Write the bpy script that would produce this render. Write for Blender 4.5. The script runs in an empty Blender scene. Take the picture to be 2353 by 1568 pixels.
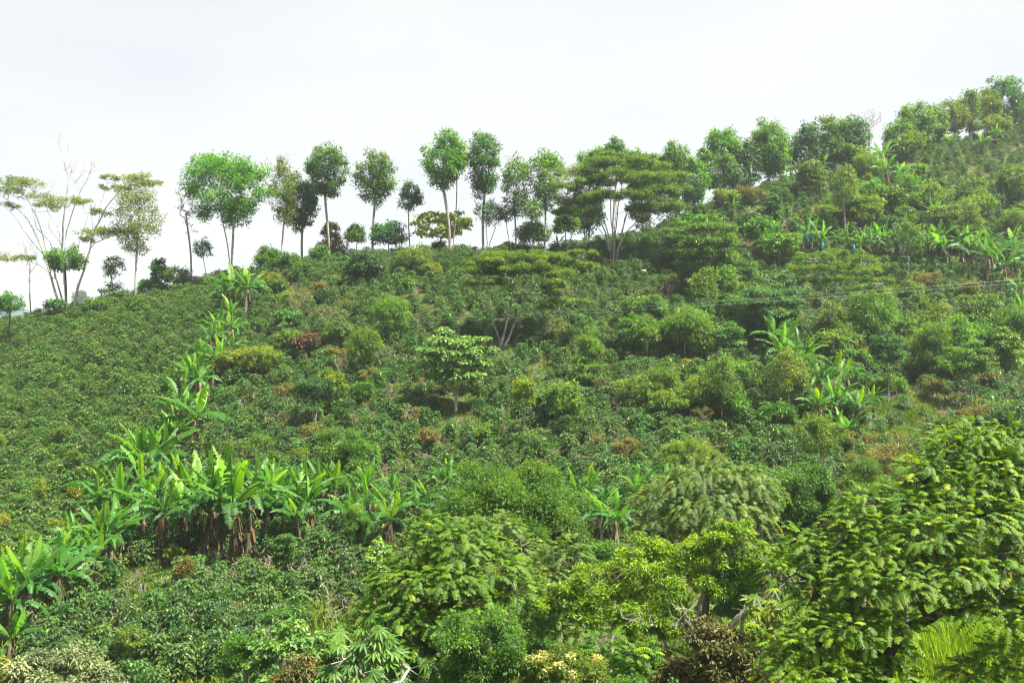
import bpy, math, random
import numpy as np
from mathutils import Vector
PI = math.pi; R = math.radians
sc = bpy.context.scene
# ------------------------------------------------------------------ camera, sky, sun
HAZE = True
FOC = 2352 * 35 / 36.0
cam_d = bpy.data.cameras.new("camera"); cam_d.lens = 35; cam_d.sensor_width = 36; cam_d.clip_end = 8000
cam = bpy.data.objects.new("camera", cam_d); sc.collection.objects.link(cam)
cam.location = (0, 0, 0); cam.rotation_euler = (R(90), 0, 0); sc.camera = cam
SUN_EL, SUN_AZ = 62.0, 118.0          # azimuth clockwise from +Y : high on the right
w = bpy.data.worlds.new("World"); sc.world = w; w.use_nodes = True
nt = w.node_tree; nt.nodes.clear(); nn = nt.nodes.new; lk = nt.links.new
sky = nn("ShaderNodeTexSky"); sky.sky_type = 'NISHITA'; sky.sun_disc = False
sky.sun_elevation = R(SUN_EL); sky.sun_rotation = R(SUN_AZ)
tc = nn("ShaderNodeTexCoord"); mp = nn("ShaderNodeMapping"); mp.inputs['Scale'].default_value = (1, 1, 3.0)
noi = nn("ShaderNodeTexNoise"); noi.inputs['Scale'].default_value = 2.2; noi.inputs['Detail'].default_value = 5; noi.inputs['Roughness'].default_value = .5
lk(tc.outputs['Generated'], mp.inputs['Vector']); lk(mp.outputs['Vector'], noi.inputs['Vector'])
cr = nn("ShaderNodeValToRGB"); e = cr.color_ramp.elements
e[0].position = .36; e[0].color = (7.5, 8.2, 9.1, 1); e[1].position = .6; e[1].color = (9.75, 9.8, 9.9, 1)
lk(noi.outputs['Fac'], cr.inputs['Fac'])
sx = nn("ShaderNodeSeparateXYZ"); lk(tc.outputs['Generated'], sx.inputs[0])
mr = nn("ShaderNodeMapRange"); mr.inputs['From Min'].default_value = 0.0; mr.inputs['From Max'].default_value = .27
mr.inputs['To Max'].default_value = .5; lk(sx.outputs['Z'], mr.inputs['Value'])
hz = nn("ShaderNodeMix"); hz.data_type = 'RGBA'; hz.blend_type = 'MIX'
lk(mr.outputs['Result'], hz.inputs['Factor']); lk(cr.outputs['Color'], hz.inputs['A']); hz.inputs['B'].default_value = (9.75, 9.8, 9.85, 1)
mx = nn("ShaderNodeMix"); mx.data_type = 'RGBA'; mx.inputs['Factor'].default_value = .95
lk(sky.outputs['Color'], mx.inputs['A']); lk(hz.outputs['Result'], mx.inputs['B'])
bg = nn("ShaderNodeBackground"); bg.inputs['Strength'].default_value = .0285
lk(mx.outputs['Result'], bg.inputs['Color']); wo = nn("ShaderNodeOutputWorld"); lk(bg.outputs[0], wo.inputs['Surface'])
sl = bpy.data.lights.new("sun", 'SUN'); sl.energy = 5.0; sl.angle = R(.8); sl.color = (1, .95, .86)
so = bpy.data.objects.new("sun", sl); sc.collection.objects.link(so)
az = R(SUN_AZ); sd = Vector((math.sin(az)*math.cos(R(SUN_EL)), math.cos(az)*math.cos(R(SUN_EL)), math.sin(R(SUN_EL))))
so.rotation_euler = sd.to_track_quat('Z', 'Y').to_euler(); so.location = sd * 400
sc.view_settings.view_transform = 'Standard'; sc.view_settings.look = 'None'; sc.view_settings.gamma = 1
sc.view_settings.exposure = 1.78
cy = sc.cycles
cy.max_bounces = 6; cy.diffuse_bounces = 3; cy.glossy_bounces = 2; cy.transmission_bounces = 4; cy.volume_bounces = 1
cy.transparent_max_bounces = 4; cy.caustics_reflective = False; cy.caustics_refractive = False
cy.use_denoising = True; cy.pixel_filter_type = 'BLACKMAN_HARRIS'; cy.filter_width = 1.15

# ------------------------------------------------------------------ ground profile
def P(u, v, Y): return np.array([(u-1176)/FOC*Y, Y, (784-v)/FOC*Y])
def zv(v, Y): return (784-v)/FOC*Y
PROF = {   # column of the view : (distance, picture row of the ground there); 'z' values given directly
 0:    [(48,1500),(62,1290),(80,1090),(100,925),(116,815),(126,768)],
 300:  [(48,1500),(60,1310),(80,1050),(100,860),(116,745),(128,692)],
 550:  [(47,1500),(58,1330),(70,1170),(90,940),(112,730),(126,628)],
 850:  [(46,1520),(56,1360),(70,1150),(90,915),(112,700),(127,592)],
 1150: [(47,1500),(58,1300),(70,1130),(90,900),(112,690),(130,576)],
 1400: [(48,1500),(60,1250),(72,1100),(90,905),(112,715),(134,566)],
 1650: [(48,1480),(62,1210),(75,1075),(92,905),(115,705),(146,450)],
 1900: [(50,1450),(64,1180),(76,1050),(95,880),(120,665),(158,372)],
 2120: [(50,1430),(66,1130),(80,1000),(98,880),(125,650),(172,316)],
 2352: [(50,1420),(66,1120),(82,985),(100,850),(130,610),(186,272)],
}
UC = sorted(PROF); ULIST = np.arange(-1800, 4201, 30.0)
YL = np.concatenate([np.array([-60,-30,-10,0,3,8,15,20,25,30,35,40,44]), np.arange(47, 200, 1.5), np.array([202,206,212,220,230,245,260,280,300,330,360,400])])
def column(u):
    c = PROF[u]; ys = [-60,0,3,8,15,25,38]; zs = [-1.7,-1.7,-2.4,-5.5,-10,-15.6,-17]
    for (y, v) in c: ys.append(y); zs.append(zv(v, y))
    yc, zc = ys[-1], zs[-1]
    ys += [yc+8, yc+25, yc+60, 400]; zs += [zc-.6, zc-7, zc-24, -55]
    return np.interp(YL, ys, zs)
COLS = np.array([column(u) for u in UC])
def smooth(a, n, ax):
    for _ in range(n):
        p = np.take(a, np.clip(np.arange(a.shape[ax])-1, 0, a.shape[ax]-1), ax); q = np.take(a, np.clip(np.arange(a.shape[ax])+1, 0, a.shape[ax]-1), ax)
        a = (p + 2*a + q)/4
    return a
ZT = np.array([[np.interp(u, UC, COLS[:, j]) for j in range(len(YL))] for u in ULIST])
i0 = np.searchsorted(YL, 47)
ZT = smooth(ZT, 14, 0)
Zs = smooth(ZT, 8, 1); ZT[:, i0:] = Zs[:, i0:]
def xs_of(u, Y): return (u-1176)/FOC*np.maximum(Y, 20)
def bump(x, y): return .22*np.sin(x*.55+1.3)*np.sin(y*.43+.4) + .12*np.sin(x*1.25+y*.9) + .3*np.sin(x*.16+2)*np.sin(y*.13)
def gz(x, y):
    x = np.asarray(x, float); y = np.asarray(y, float)
    u = x/np.maximum(y, 20)*FOC + 1176
    fi = np.clip((u-ULIST[0])/30.0, 0, len(ULIST)-1.001); i = fi.astype(int); a = fi-i
    j = np.clip(np.searchsorted(YL, y)-1, 0, len(YL)-2); b = np.clip((y-YL[j])/(YL[j+1]-YL[j]), 0, 1)
    z = (ZT[i, j]*(1-a)+ZT[i+1, j]*a)*(1-b) + (ZT[i, j+1]*(1-a)+ZT[i+1, j+1]*a)*b
    return z + np.where(y > 20, bump(x, y), 0)
_ys = np.arange(44, 260, .4)
def hit(u, v):
    """distance at which the sight line through the picture point meets the ground"""
    g = gz((u-1176)/FOC*_ys, _ys); r = zv(v, _ys); k = np.argmax(g >= r)
    if g[k] < r[k]: k = np.argmax(g/_ys)
    return float(_ys[k])
def crest(u):
    g = gz((u-1176)/FOC*_ys, _ys); return float(_ys[np.argmax(g/_ys)])

# ------------------------------------------------------------------ mesh and object helpers
COL = sc.collection
def norm(a): return a/np.maximum(np.linalg.norm(a, axis=-1, keepdims=True), 1e-9)
class MB:
    def __init__(s): s.V = []; s.F = []; s.A = []; s.n = 0
    def add(s, V, F, r):
        V = np.asarray(V, float).reshape(-1, 3); F = np.asarray(F, int).reshape(-1, 4)
        s.V.append(V); s.F.append(F + s.n); s.A.append(np.broadcast_to(np.asarray(r, float), (len(V),)).copy()); s.n += len(V)
    def mesh(s, name, mat):
        me = bpy.data.meshes.new(name)
        V = np.concatenate(s.V); F = np.concatenate(s.F); A = np.concatenate(s.A)
        me.vertices.add(len(V)); me.vertices.foreach_set("co", V.astype(np.float32).ravel())
        me.loops.add(F.size); me.loops.foreach_set("vertex_index", F.astype(np.int32).ravel())
        me.polygons.add(len(F)); me.polygons.foreach_set("loop_start", (np.arange(len(F))*4).astype(np.int32))
        at = me.attributes.new("tone", 'FLOAT', 'POINT'); at.data.foreach_set("value", A.astype(np.float32))
        me.update(calc_edges=True); me.materials.append(mat); return me
    def build(s, name, mat, parent=None, loc=None):
        o = bpy.data.objects.new(name, s.mesh(name, mat)); COL.objects.link(o)
        if parent: o.parent = parent
        if loc is not None: o.location = loc
        return o
def empty(name, loc, rz=0, sc_=1):
    o = bpy.data.objects.new(name, None); COL.objects.link(o); o.empty_display_size = .3
    o.location = [float(q) for q in loc]; o.rotation_euler = (0, 0, rz); o.scale = (sc_,)*3 if not hasattr(sc_, '__len__') else sc_
    return o
def tag(o, label=None, cat=None, group=None, kind=None):
    if label: o["label"] = label
    if cat: o["category"] = cat
    if group: o["group"] = group
    if kind: o["kind"] = kind
    return o
def copy_tree(o, parent=None):
    c = o.copy(); COL.objects.link(c); c.parent = parent
    for ch in list(KIDS.get(o, ())): 
        d = ch.copy(); COL.objects.link(d); d.parent = c
    return c
KIDS = {}
def kid(root, o): KIDS.setdefault(root, []).append(o); return o

def leaves(mb, Pn, D, N, L, W, tone, shape='d', fold=.12, bend=.15):
    """one small folded leaf per row"""
    n = len(Pn)
    if n == 0: return
    L = np.broadcast_to(L, (n,))[:, None]; W = np.broadcast_to(W, (n,))[:, None]
    D = norm(D); N = norm(N - (N*D).sum(1, keepdims=True)*D); S = np.cross(D, N)
    dn = np.array([0, 0, -1.0])
    if shape == 'd':
        V = np.stack([Pn, Pn+D*L*.45+S*W*.5+N*W*fold, Pn+D*L+dn*L*bend, Pn+D*L*.45-S*W*.5+N*W*fold], 1)
        F = np.arange(n*4).reshape(n, 4); tn = np.repeat(tone, 4)
    elif shape == '6':
        V = np.stack([Pn, Pn+D*L*.28+S*W*.45+N*W*fold, Pn+D*L*.68+S*W*.42+N*W*fold+dn*L*bend*.4, Pn+D*L+dn*L*bend,
                      Pn+D*L*.68-S*W*.42+N*W*fold+dn*L*bend*.4, Pn+D*L*.28-S*W*.45+N*W*fold], 1)
        b = np.arange(n)[:, None]*6; F = np.concatenate([b+[0, 1, 2, 3], b+[0, 3, 4, 5]], 0); tn = np.repeat(tone, 6)
    else:   # heart : broad leaf, eight points
        V = np.stack([Pn, Pn-D*L*.1+S*W*.3+N*W*fold, Pn+D*L*.3+S*W*.52+N*W*fold, Pn+D*L*.72+S*W*.28+dn*L*bend*.4, Pn+D*L+dn*L*bend,
                      Pn+D*L*.72-S*W*.28+dn*L*bend*.4, Pn+D*L*.3-S*W*.52+N*W*fold, Pn-D*L*.1-S*W*.3+N*W*fold], 1)
        b = np.arange(n)[:, None]*8; F = np.concatenate([b+[0, 1, 2, 3], b+[0, 3, 4, 5], b+[0, 5, 6, 7]], 0); tn = np.repeat(tone, 8)
    mb.add(V, F, tn)
def pinnate(mb, rs, Pn, D, L, K, ll, lw, tone, droop=.55):
    """feather leaves: K pairs of leaflets on an arching stalk"""
    n = len(Pn); D = norm(D); up = np.array([0, 0, 1.0])
    S = norm(np.cross(D, up)+1e-6)
    L = np.broadcast_to(L, (n,))[:, None]; tn = tone
    for k in range(K):
        s = (k+.8)/K
        c = Pn + D*L*s + up*(-droop*L*s*s)
        T = norm(D + up*(-2*droop*s)); N = norm(np.cross(S, T))
        prof = .55+.45*math.sin(PI*min(1, s*.9+.1))
        for sg in (-1, 1):
            ax = norm(S*sg + T*.35 - up*.28 + rs.normal(0, .1, (n, 3)))
            leaves(mb, c, ax, N+rs.normal(0, .12, (n, 3)), ll*prof*rs.uniform(.85, 1.1, n), lw, tn+rs.normal(0, .05, n), '6', .12, .18)
    # the stalk itself
    w = .006*2.2
    for k in range(3):
        s0, s1 = k/3, (k+1)/3
        a = Pn + D*L*s0 - up*droop*L*s0*s0; b = Pn + D*L*s1 - up*droop*L*s1*s1
        mb.add(np.stack([a+S*w, b+S*w*.7, b-S*w*.7, a-S*w], 1), np.arange(n*4).reshape(n, 4), np.repeat(tn, 4))
def tubes(mb, A, B, ra, rb, k=5, tone=.5):
    A = np.asarray(A, float); B = np.asarray(B, float); n = len(A)
    if n == 0: return
    T = norm(B-A); ref = np.where(np.abs(T[:, 2:3]) > .9, [[1., 0, 0]], [[0, 0, 1.]])
    X = norm(np.cross(T, ref)); Z = np.cross(T, X)
    a = np.arange(k)*2*PI/k; c, s = np.cos(a), np.sin(a)
    ra = np.broadcast_to(ra, (n,)); rb = np.broadcast_to(rb, (n,))
    off = X[:, None]*c[None, :, None] + Z[:, None]*s[None, :, None]
    V = np.concatenate([A[:, None]+off*ra[:, None, None], B[:, None]+off*rb[:, None, None]], 1)
    i = np.arange(k); j = (i+1) % k
    f = np.stack([i, j, j+k, i+k], 1)
    F = (np.arange(n)[:, None, None]*2*k + f[None]).reshape(-1, 4)
    mb.add(V, F, np.repeat(np.broadcast_to(tone, (n,)), 2*k))
def polytube(mb, pts, rads, k=8, tone=.5):
    """one continuous tapering tube"""
    pts = np.asarray(pts, float); n = len(pts); T = norm(np.gradient(pts, axis=0))
    ref = np.array([1., .13, 0]) if abs(T[0][0]) < .8 else np.array([0, .1, 1.])
    X = norm(np.cross(T, ref)); Z = np.cross(T, X); a = np.arange(k)*2*PI/k
    V = pts[:, None] + (X[:, None]*np.cos(a)[None, :, None] + Z[:, None]*np.sin(a)[None, :, None])*np.asarray(rads)[:, None, None]
    F = []
    for r in range(n-1):
        for i in range(k): F.append((r*k+i, r*k+(i+1) % k, (r+1)*k+(i+1) % k, (r+1)*k+i))
    mb.add(V.reshape(-1, 3), F, tone)

# ------------------------------------------------------------------ materials
def mat_new(name):
    m = bpy.data.materials.new(name); m.use_nodes = True; t = m.node_tree
    return m, t, t.nodes.new, t.links.new, t.nodes['Principled BSDF'], t.nodes['Material Output']
LB = 1.06
def leaf_mat(name, c1, c2, c3=None, trans=.35, rough=.42, spec=.4, jit=.25, tcol=None):
    """c1 -> c2 by leaf (c3 for the odd old or young leaf), each plant a little different"""
    m, t, nn, lk, bs, out = mat_new(name)
    c1, c2, c3 = [(c[0]*LB*1.0, c[1]*LB*1.05, c[2]*LB*.85) if c else None for c in (c1, c2, c3)]
    rough = max(rough, .5); spec = min(spec, .4)
    at = nn("ShaderNodeAttribute"); at.attribute_name = "tone"
    cr = nn("ShaderNodeValToRGB"); e = cr.color_ramp.elements
    e[0].position = .15; e[0].color = (*c1, 1); e[1].position = .8; e[1].color = (*c2, 1)
    if c3: q = e.new(.97); q.color = (*c3, 1)
    lk(at.outputs['Fac'], cr.inputs['Fac'])
    oi = nn("ShaderNodeObjectInfo"); mr = nn("ShaderNodeMapRange"); mr.inputs['To Min'].default_value = 1-jit; mr.inputs['To Max'].default_value = 1+jit
    lk(oi.outputs['Random'], mr.inputs['Value'])
    mh = nn("ShaderNodeMath"); mh.operation = 'MULTIPLY_ADD'; mh.inputs[1].default_value = 7.31; lk(oi.outputs['Random'], mh.inputs[0])
    fr = nn("ShaderNodeMath"); fr.operation = 'FRACT'; lk(mh.outputs[0], fr.inputs[0])
    mh2 = nn("ShaderNodeMapRange"); mh2.inputs['To Min'].default_value = .476; mh2.inputs['To Max'].default_value = .51; lk(fr.outputs[0], mh2.inputs['Value'])
    hs = nn("ShaderNodeHueSaturation"); lk(cr.outputs['Color'], hs.inputs['Color']); lk(mr.outputs['Result'], hs.inputs['Value']); lk(mh2.outputs['Result'], hs.inputs['Hue']); hs.inputs['Saturation'].default_value = 1.07
    lk(hs.outputs['Color'], bs.inputs['Base Color']); bs.inputs['Roughness'].default_value = rough
    bs.inputs['Specular IOR Level'].default_value = spec
    tr = nn("ShaderNodeBsdfTranslucent"); tm = nn("ShaderNodeMix"); tm.data_type = 'RGBA'; tm.blend_type = 'MULTIPLY'; tm.inputs['Factor'].default_value = 1
    lk(hs.outputs['Color'], tm.inputs['A']); tm.inputs['B'].default_value = (*(tcol or (2.0, 1.85, .5)), 1); lk(tm.outputs['Result'], tr.inputs['Color'])
    ms = nn("ShaderNodeMixShader"); ms.inputs[0].default_value = trans
    lk(bs.outputs[0], ms.inputs[1]); lk(tr.outputs[0], ms.inputs[2]); lk(ms.outputs[0], out.inputs['Surface'])
    return m
def bark_mat(name, c1, c2, scale=3, rough=.9):
    m, t, nn, lk, bs, out = mat_new(name)
    tc = nn("ShaderNodeTexCoord"); mp = nn("ShaderNodeMapping"); mp.inputs['Scale'].default_value = (1, 1, .35)
    no = nn("ShaderNodeTexNoise"); no.inputs['Scale'].default_value = scale; no.inputs['Detail'].default_value = 6
    lk(tc.outputs['Object'], mp.inputs[0]); lk(mp.outputs[0], no.inputs['Vector'])
    cr = nn("ShaderNodeValToRGB"); e = cr.color_ramp.elements; e[0].position = .36; e[0].color = (*c1, 1); e[1].position = .66; e[1].color = (*c2, 1)
    lk(no.outputs['Fac'], cr.inputs['Fac']); lk(cr.outputs['Color'], bs.inputs['Base Color']); bs.inputs['Roughness'].default_value = rough
    bp = nn("ShaderNodeBump"); bp.inputs['Strength'].default_value = .5; bp.inputs['Distance'].default_value = .03; lk(no.outputs['Fac'], bp.inputs['Height']); lk(bp.outputs[0], bs.inputs['Normal'])
    return m
def G(r, g, b): return (r, g, b)
M = {}
M['coffee'] = leaf_mat("coffee_leaf", G(.026, .07, .02), G(.068, .14, .03), G(.19, .25, .035), .22, .3, .55, .3)
M['field'] = leaf_mat("field_leaf", G(.03, .075, .018), G(.07, .135, .028), G(.2, .2, .04), .25, .34, .5, .28)
M['fresh'] = leaf_mat("fresh_leaf", G(.036, .105, .025), G(.1, .215, .045), G(.2, .34, .055), .48, .4, .4, .1)
M['lime'] = leaf_mat("lime_leaf", G(.08, .15, .018), G(.185, .265, .03), G(.3, .34, .045), .42, .4, .4, .08)
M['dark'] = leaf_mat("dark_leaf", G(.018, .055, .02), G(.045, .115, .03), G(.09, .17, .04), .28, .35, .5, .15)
M['teal'] = leaf_mat("cool_leaf", G(.03, .09, .036), G(.075, .165, .055), G(.15, .24, .08), .4, .38, .45, .12)
M['olive'] = leaf_mat("olive_leaf", G(.05, .105, .02), G(.12, .185, .035), G(.24, .25, .045), .4, .45, .35, .12)
M['tier'] = leaf_mat("tier_leaf", G(.05, .115, .02), G(.12, .205, .034), G(.22, .29, .05), .36, .38, .45, .14)
M['umb'] = leaf_mat("umbrella_leaf", G(.045, .105, .022), G(.1, .18, .035), G(.19, .24, .045), .42, .45, .35, .1)
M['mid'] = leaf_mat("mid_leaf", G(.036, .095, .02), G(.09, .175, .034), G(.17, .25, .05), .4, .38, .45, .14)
M['yellow'] = leaf_mat("yellow_leaf", G(.09, .14, .02), G(.19, .23, .035), G(.32, .29, .05), .4, .45, .35, .12)
M['dry'] = leaf_mat("dry_leaf", G(.085, .095, .03), G(.17, .155, .06), G(.28, .2, .08), .3, .6, .2, .2)
M['redleaf'] = leaf_mat("red_leaf", G(.05, .05, .025), G(.14, .045, .035), G(.28, .09, .07), .3, .4, .4, .1)
M['grey'] = leaf_mat("grey_green_leaf", G(.08, .12, .06), G(.16, .2, .105), G(.3, .3, .2), .25, .5, .4, .1)
M['brownleaf'] = leaf_mat("bronze_leaf", G(.05, .055, .018), G(.1, .1, .03), G(.2, .14, .06), .3, .4, .45, .1)
M['feather'] = leaf_mat("feathery_leaf", G(.05, .12, .022), G(.115, .205, .035), G(.22, .28, .045), .42, .5, .3, .12)
M['pin'] = leaf_mat("feather_compound_leaf", G(.055, .125, .016), G(.14, .23, .026), G(.25, .31, .04), .44, .34, .45, .08)
M['pinolive'] = leaf_mat("olive_compound_leaf", G(.06, .11, .024), G(.12, .18, .036), G(.22, .25, .055), .38, .45, .4, .08)
M['heart'] = leaf_mat("broad_leaf", G(.075, .16, .045), G(.16, .26, .08), G(.28, .35, .13), .32, .4, .5, .06)
M['banana'] = leaf_mat("banana_leaf", G(.03, .105, .026), G(.085, .2, .036), G(.2, .3, .05), .4, .33, .5, .14)
M['bananayoung'] = leaf_mat("young_banana_leaf", G(.09, .23, .026), G(.16, .31, .035), None, .5, .35, .5, .12)
M['bananadead'] = leaf_mat("dead_banana_leaf", G(.05, .038, .024), G(.15, .11, .07), G(.34, .28, .2), .15, .8, .1, .2)
M['bananayellow'] = leaf_mat("yellowing_banana_leaf", G(.22, .15, .03), G(.24, .25, .04), None, .35, .5, .3, .1)
M['grass'] = leaf_mat("bright_grass", G(.08, .16, .02), G(.2, .3, .035), G(.38, .34, .1), .4, .45, .3, .1)
M['weed'] = leaf_mat("weed_leaf", G(.045, .1, .018), G(.12, .18, .03), G(.26, .18, .07), .35, .5, .3, .1)
M['pale'] = leaf_mat("pale_big_leaf", G(.16, .21, .05), G(.3, .34, .09), G(.42, .4, .12), .42, .45, .35, .05)
M['blossom'] = leaf_mat("cream_blossom", G(.4, .38, .2), G(.5, .48, .3), None, .3, .7, .2, .05)
M['bark'] = bark_mat("grey_bark", G(.14, .12, .095), G(.34, .31, .26))
M['barkpale'] = bark_mat("pale_bark", G(.24, .22, .18), G(.5, .47, .4), 2)
M['barkdark'] = bark_mat("dark_bark", G(.03, .024, .018), G(.1, .08, .06))
M['twig'] = bark_mat("dry_twig", G(.16, .12, .075), G(.34, .28, .18), 5)
M['stem'] = bark_mat("banana_stem", G(.055, .045, .028), G(.19, .15, .1), 5)
m, t, nn, lk, bs, out = mat_new("blue_plastic_bag"); bs.inputs['Base Color'].default_value = (.03, .26, .27, 1); bs.inputs['Roughness'].default_value = .35; M['bag'] = m
m, t, nn, lk, bs, out = mat_new("white_sacking"); bs.inputs['Base Color'].default_value = (.75, .77, .78, 1); bs.inputs['Roughness'].default_value = .7; M['sack'] = m
m, t, nn, lk, bs, out = mat_new("cable_metal"); bs.inputs['Base Color'].default_value = (.2, .21, .2, 1); bs.inputs['Roughness'].default_value = .45; bs.inputs['Metallic'].default_value = .6; M['wire'] = m
# ground : bare brown soil between patches of low weeds
m, t, nn, lk, bs, out = mat_new("soil_and_weeds"); M['ground'] = m
tc = nn("ShaderNodeTexCoord"); n1 = nn("ShaderNodeTexNoise"); n1.inputs['Scale'].default_value = .22; n1.inputs['Detail'].default_value = 8; n1.inputs['Roughness'].default_value = .68
n2 = nn("ShaderNodeTexNoise"); n2.inputs['Scale'].default_value = 3.5; n2.inputs['Detail'].default_value = 6
lk(tc.outputs['Object'], n1.inputs['Vector']); lk(tc.outputs['Object'], n2.inputs['Vector'])
ca = nn("ShaderNodeValToRGB"); e = ca.color_ramp.elements; e[0].position = .3; e[0].color = (.045, .026, .016, 1); e[1].position = .75; e[1].color = (.13, .082, .05, 1)
cb = nn("ShaderNodeValToRGB"); e = cb.color_ramp.elements; e[0].position = .3; e[0].color = (.03, .06, .012, 1); e[1].position = .7; e[1].color = (.065, .1, .02, 1)
lk(n2.outputs['Fac'], ca.inputs[0]); lk(n2.outputs['Fac'], cb.inputs[0])
fm = nn("ShaderNodeMapRange"); fm.inputs['From Min'].default_value = .42; fm.inputs['From Max'].default_value = .55; lk(n1.outputs['Fac'], fm.inputs['Value'])
mi = nn("ShaderNodeMix"); mi.data_type = 'RGBA'; lk(fm.outputs['Result'], mi.inputs['Factor']); lk(ca.outputs['Color'], mi.inputs['A']); lk(cb.outputs['Color'], mi.inputs['B'])
lk(mi.outputs['Result'], bs.inputs['Base Color']); bs.inputs['Roughness'].default_value = .95
bp = nn("ShaderNodeBump"); bp.inputs['Distance'].default_value = .12; lk(n2.outputs['Fac'], bp.inputs['Height']); lk(bp.outputs[0], bs.inputs['Normal'])
m, t, nn, lk, bs, out = mat_new("far_hill_forest"); M['hills'] = m
tc = nn("ShaderNodeTexCoord"); n1 = nn("ShaderNodeTexNoise"); n1.inputs['Scale'].default_value = .008; n1.inputs['Detail'].default_value = 9; n1.inputs['Roughness'].default_value = .65
lk(tc.outputs['Object'], n1.inputs['Vector']); ca = nn("ShaderNodeValToRGB"); e = ca.color_ramp.elements
e[0].position = .45; e[0].color = (.014, .035, .028, 1); e[1].position = .56; e[1].color = (.05, .09, .05, 1)
lk(n1.outputs['Fac'], ca.inputs[0]); lk(ca.outputs['Color'], bs.inputs['Base Color']); bs.inputs['Roughness'].default_value = .95

# ------------------------------------------------------------------ the terrain
UU, YY = np.meshgrid(ULIST, YL, indexing='ij'); XX = xs_of(UU, YY)
ZZ = ZT + np.where(YY > 20, bump(XX, YY), 0)
mb = MB(); nu, ny = UU.shape
idx = np.arange(nu*ny).reshape(nu, ny)
mb.add(np.stack([XX, YY, ZZ], -1), np.stack([idx[:-1, :-1], idx[1:, :-1], idx[1:, 1:], idx[:-1, 1:]], -1).reshape(-1, 4), .5)
tag(mb.build("ground", M['ground']), kind='structure')
ul = np.linspace(-1800, 4200, 160); yl = np.array([385, 450, 520, 600, 700, 800, 900, 1000, 1080, 1150, 1220, 1290, 1360, 1430, 1500, 1570, 1640, 1720, 1820, 2000, 2300, 2600.])
U2, Y2 = np.meshgrid(ul, yl, indexing='ij'); X2 = (U2-1176)/FOC*Y2
pr = np.interp(yl, [385, 600, 900, 1200, 1500, 1800, 2600], [-56, -75, -60, -10, 48, 40, 10])[None, :]
Z2 = pr + np.where(Y2 > 600, 1, 0)*(13*np.sin(X2*.006+.8)*np.cos(Y2*.004) + 6*np.sin(X2*.021+Y2*.013) + 3*np.sin(X2*.055)) - np.clip((U2-100)/300, 0, 1)*25*(Y2 > 900)
mb = MB(); nu, ny = U2.shape; idx = np.arange(nu*ny).reshape(nu, ny)
mb.add(np.stack([X2, Y2, Z2], -1), np.stack([idx[:-1, :-1], idx[1:, :-1], idx[1:, 1:], idx[:-1, 1:]], -1).reshape(-1, 4), .5)
tag(mb.build("hills", M['hills']), kind='structure')

# ------------------------------------------------------------------ tree skeletons
def skeleton(rs, trunk, tips, rt, rmin=.012, upbias=.5, nseg=3, sag=.12):
    """trunk: list of (n,3) polylines; tips: points every one of which gets a branch from the nearest lower node"""
    pos = []; par = []; own = []
    for tr in trunk:
        for k, p in enumerate(tr):
            pos.append(p); par.append(-1 if k == 0 else len(pos)-2); own.append(k/(len(tr)-1))
    ntr = len(pos); low = trunk[0][0][2]
    top = np.mean([tr[-1] for tr in trunk], 0)
    tips = sorted([np.asarray(q) for q in tips], key=lambda q: np.linalg.norm(q-top))
    usable = [o > .3 for o in own]; cap = len(pos) + len(tips)*nseg
    PA = np.zeros((cap, 3)); PA[:len(pos)] = pos; n = len(pos); US = np.zeros(cap, bool); US[:n] = usable
    ends = []
    for q in tips:
        d = q - PA[:n]; dist = np.linalg.norm(d, axis=1)
        cost = dist + upbias*np.maximum(0, .45*dist - d[:, 2]) + np.where(US[:n], 0, 1e6)
        j = int(np.argmin(cost)); a = PA[j]; L = dist[j]
        prev = j
        for k in range(1, nseg+1):
            s = k/nseg; p = a + (q-a)*s + np.array([0, 0, -sag*L])*math.sin(PI*s)*.6 + rs.normal(0, .035*L, 3)*(k < nseg)
            PA[n] = p; par.append(prev); US[n] = True; prev = n; n += 1
        ends.append(prev)
    cnt = np.zeros(n); 
    for k in ends: cnt[k] += 1
    for k in range(n-1, -1, -1):
        if par[k] >= 0: cnt[par[k]] += max(cnt[k], .3)
    tot = max(cnt.max(), 1)
    r = np.maximum(rmin, rt*(np.maximum(cnt, .5)/tot)**.5)
    ib = np.array([k for k in range(n) if par[k] >= 0]); pa = np.array([par[k] for k in ib])
    ra = np.minimum(r[pa], r[ib]*1.35 + .004); thick = ib < ntr
    ra = np.where(thick, r[pa], ra)
    return PA[:n], ib, pa, ra, r[ib], r

def trunk_line(rs, base, top, n=7, wob=.045):
    base = np.asarray(base, float); top = np.asarray(top, float); L = np.linalg.norm(top-base)
    s = np.linspace(0, 1, n)[:, None]; pts = base + (top-base)*s
    ph = rs.uniform(0, 6.28, 2)
    pts[:, 0] += (np.sin(s[:, 0]*4.4+ph[0])-math.sin(ph[0]))*wob*L*.5*s[:, 0]; pts[:, 1] += (np.sin(s[:, 0]*3.8+ph[1])-math.sin(ph[1]))*wob*L*.5*s[:, 0]
    return pts

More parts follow.
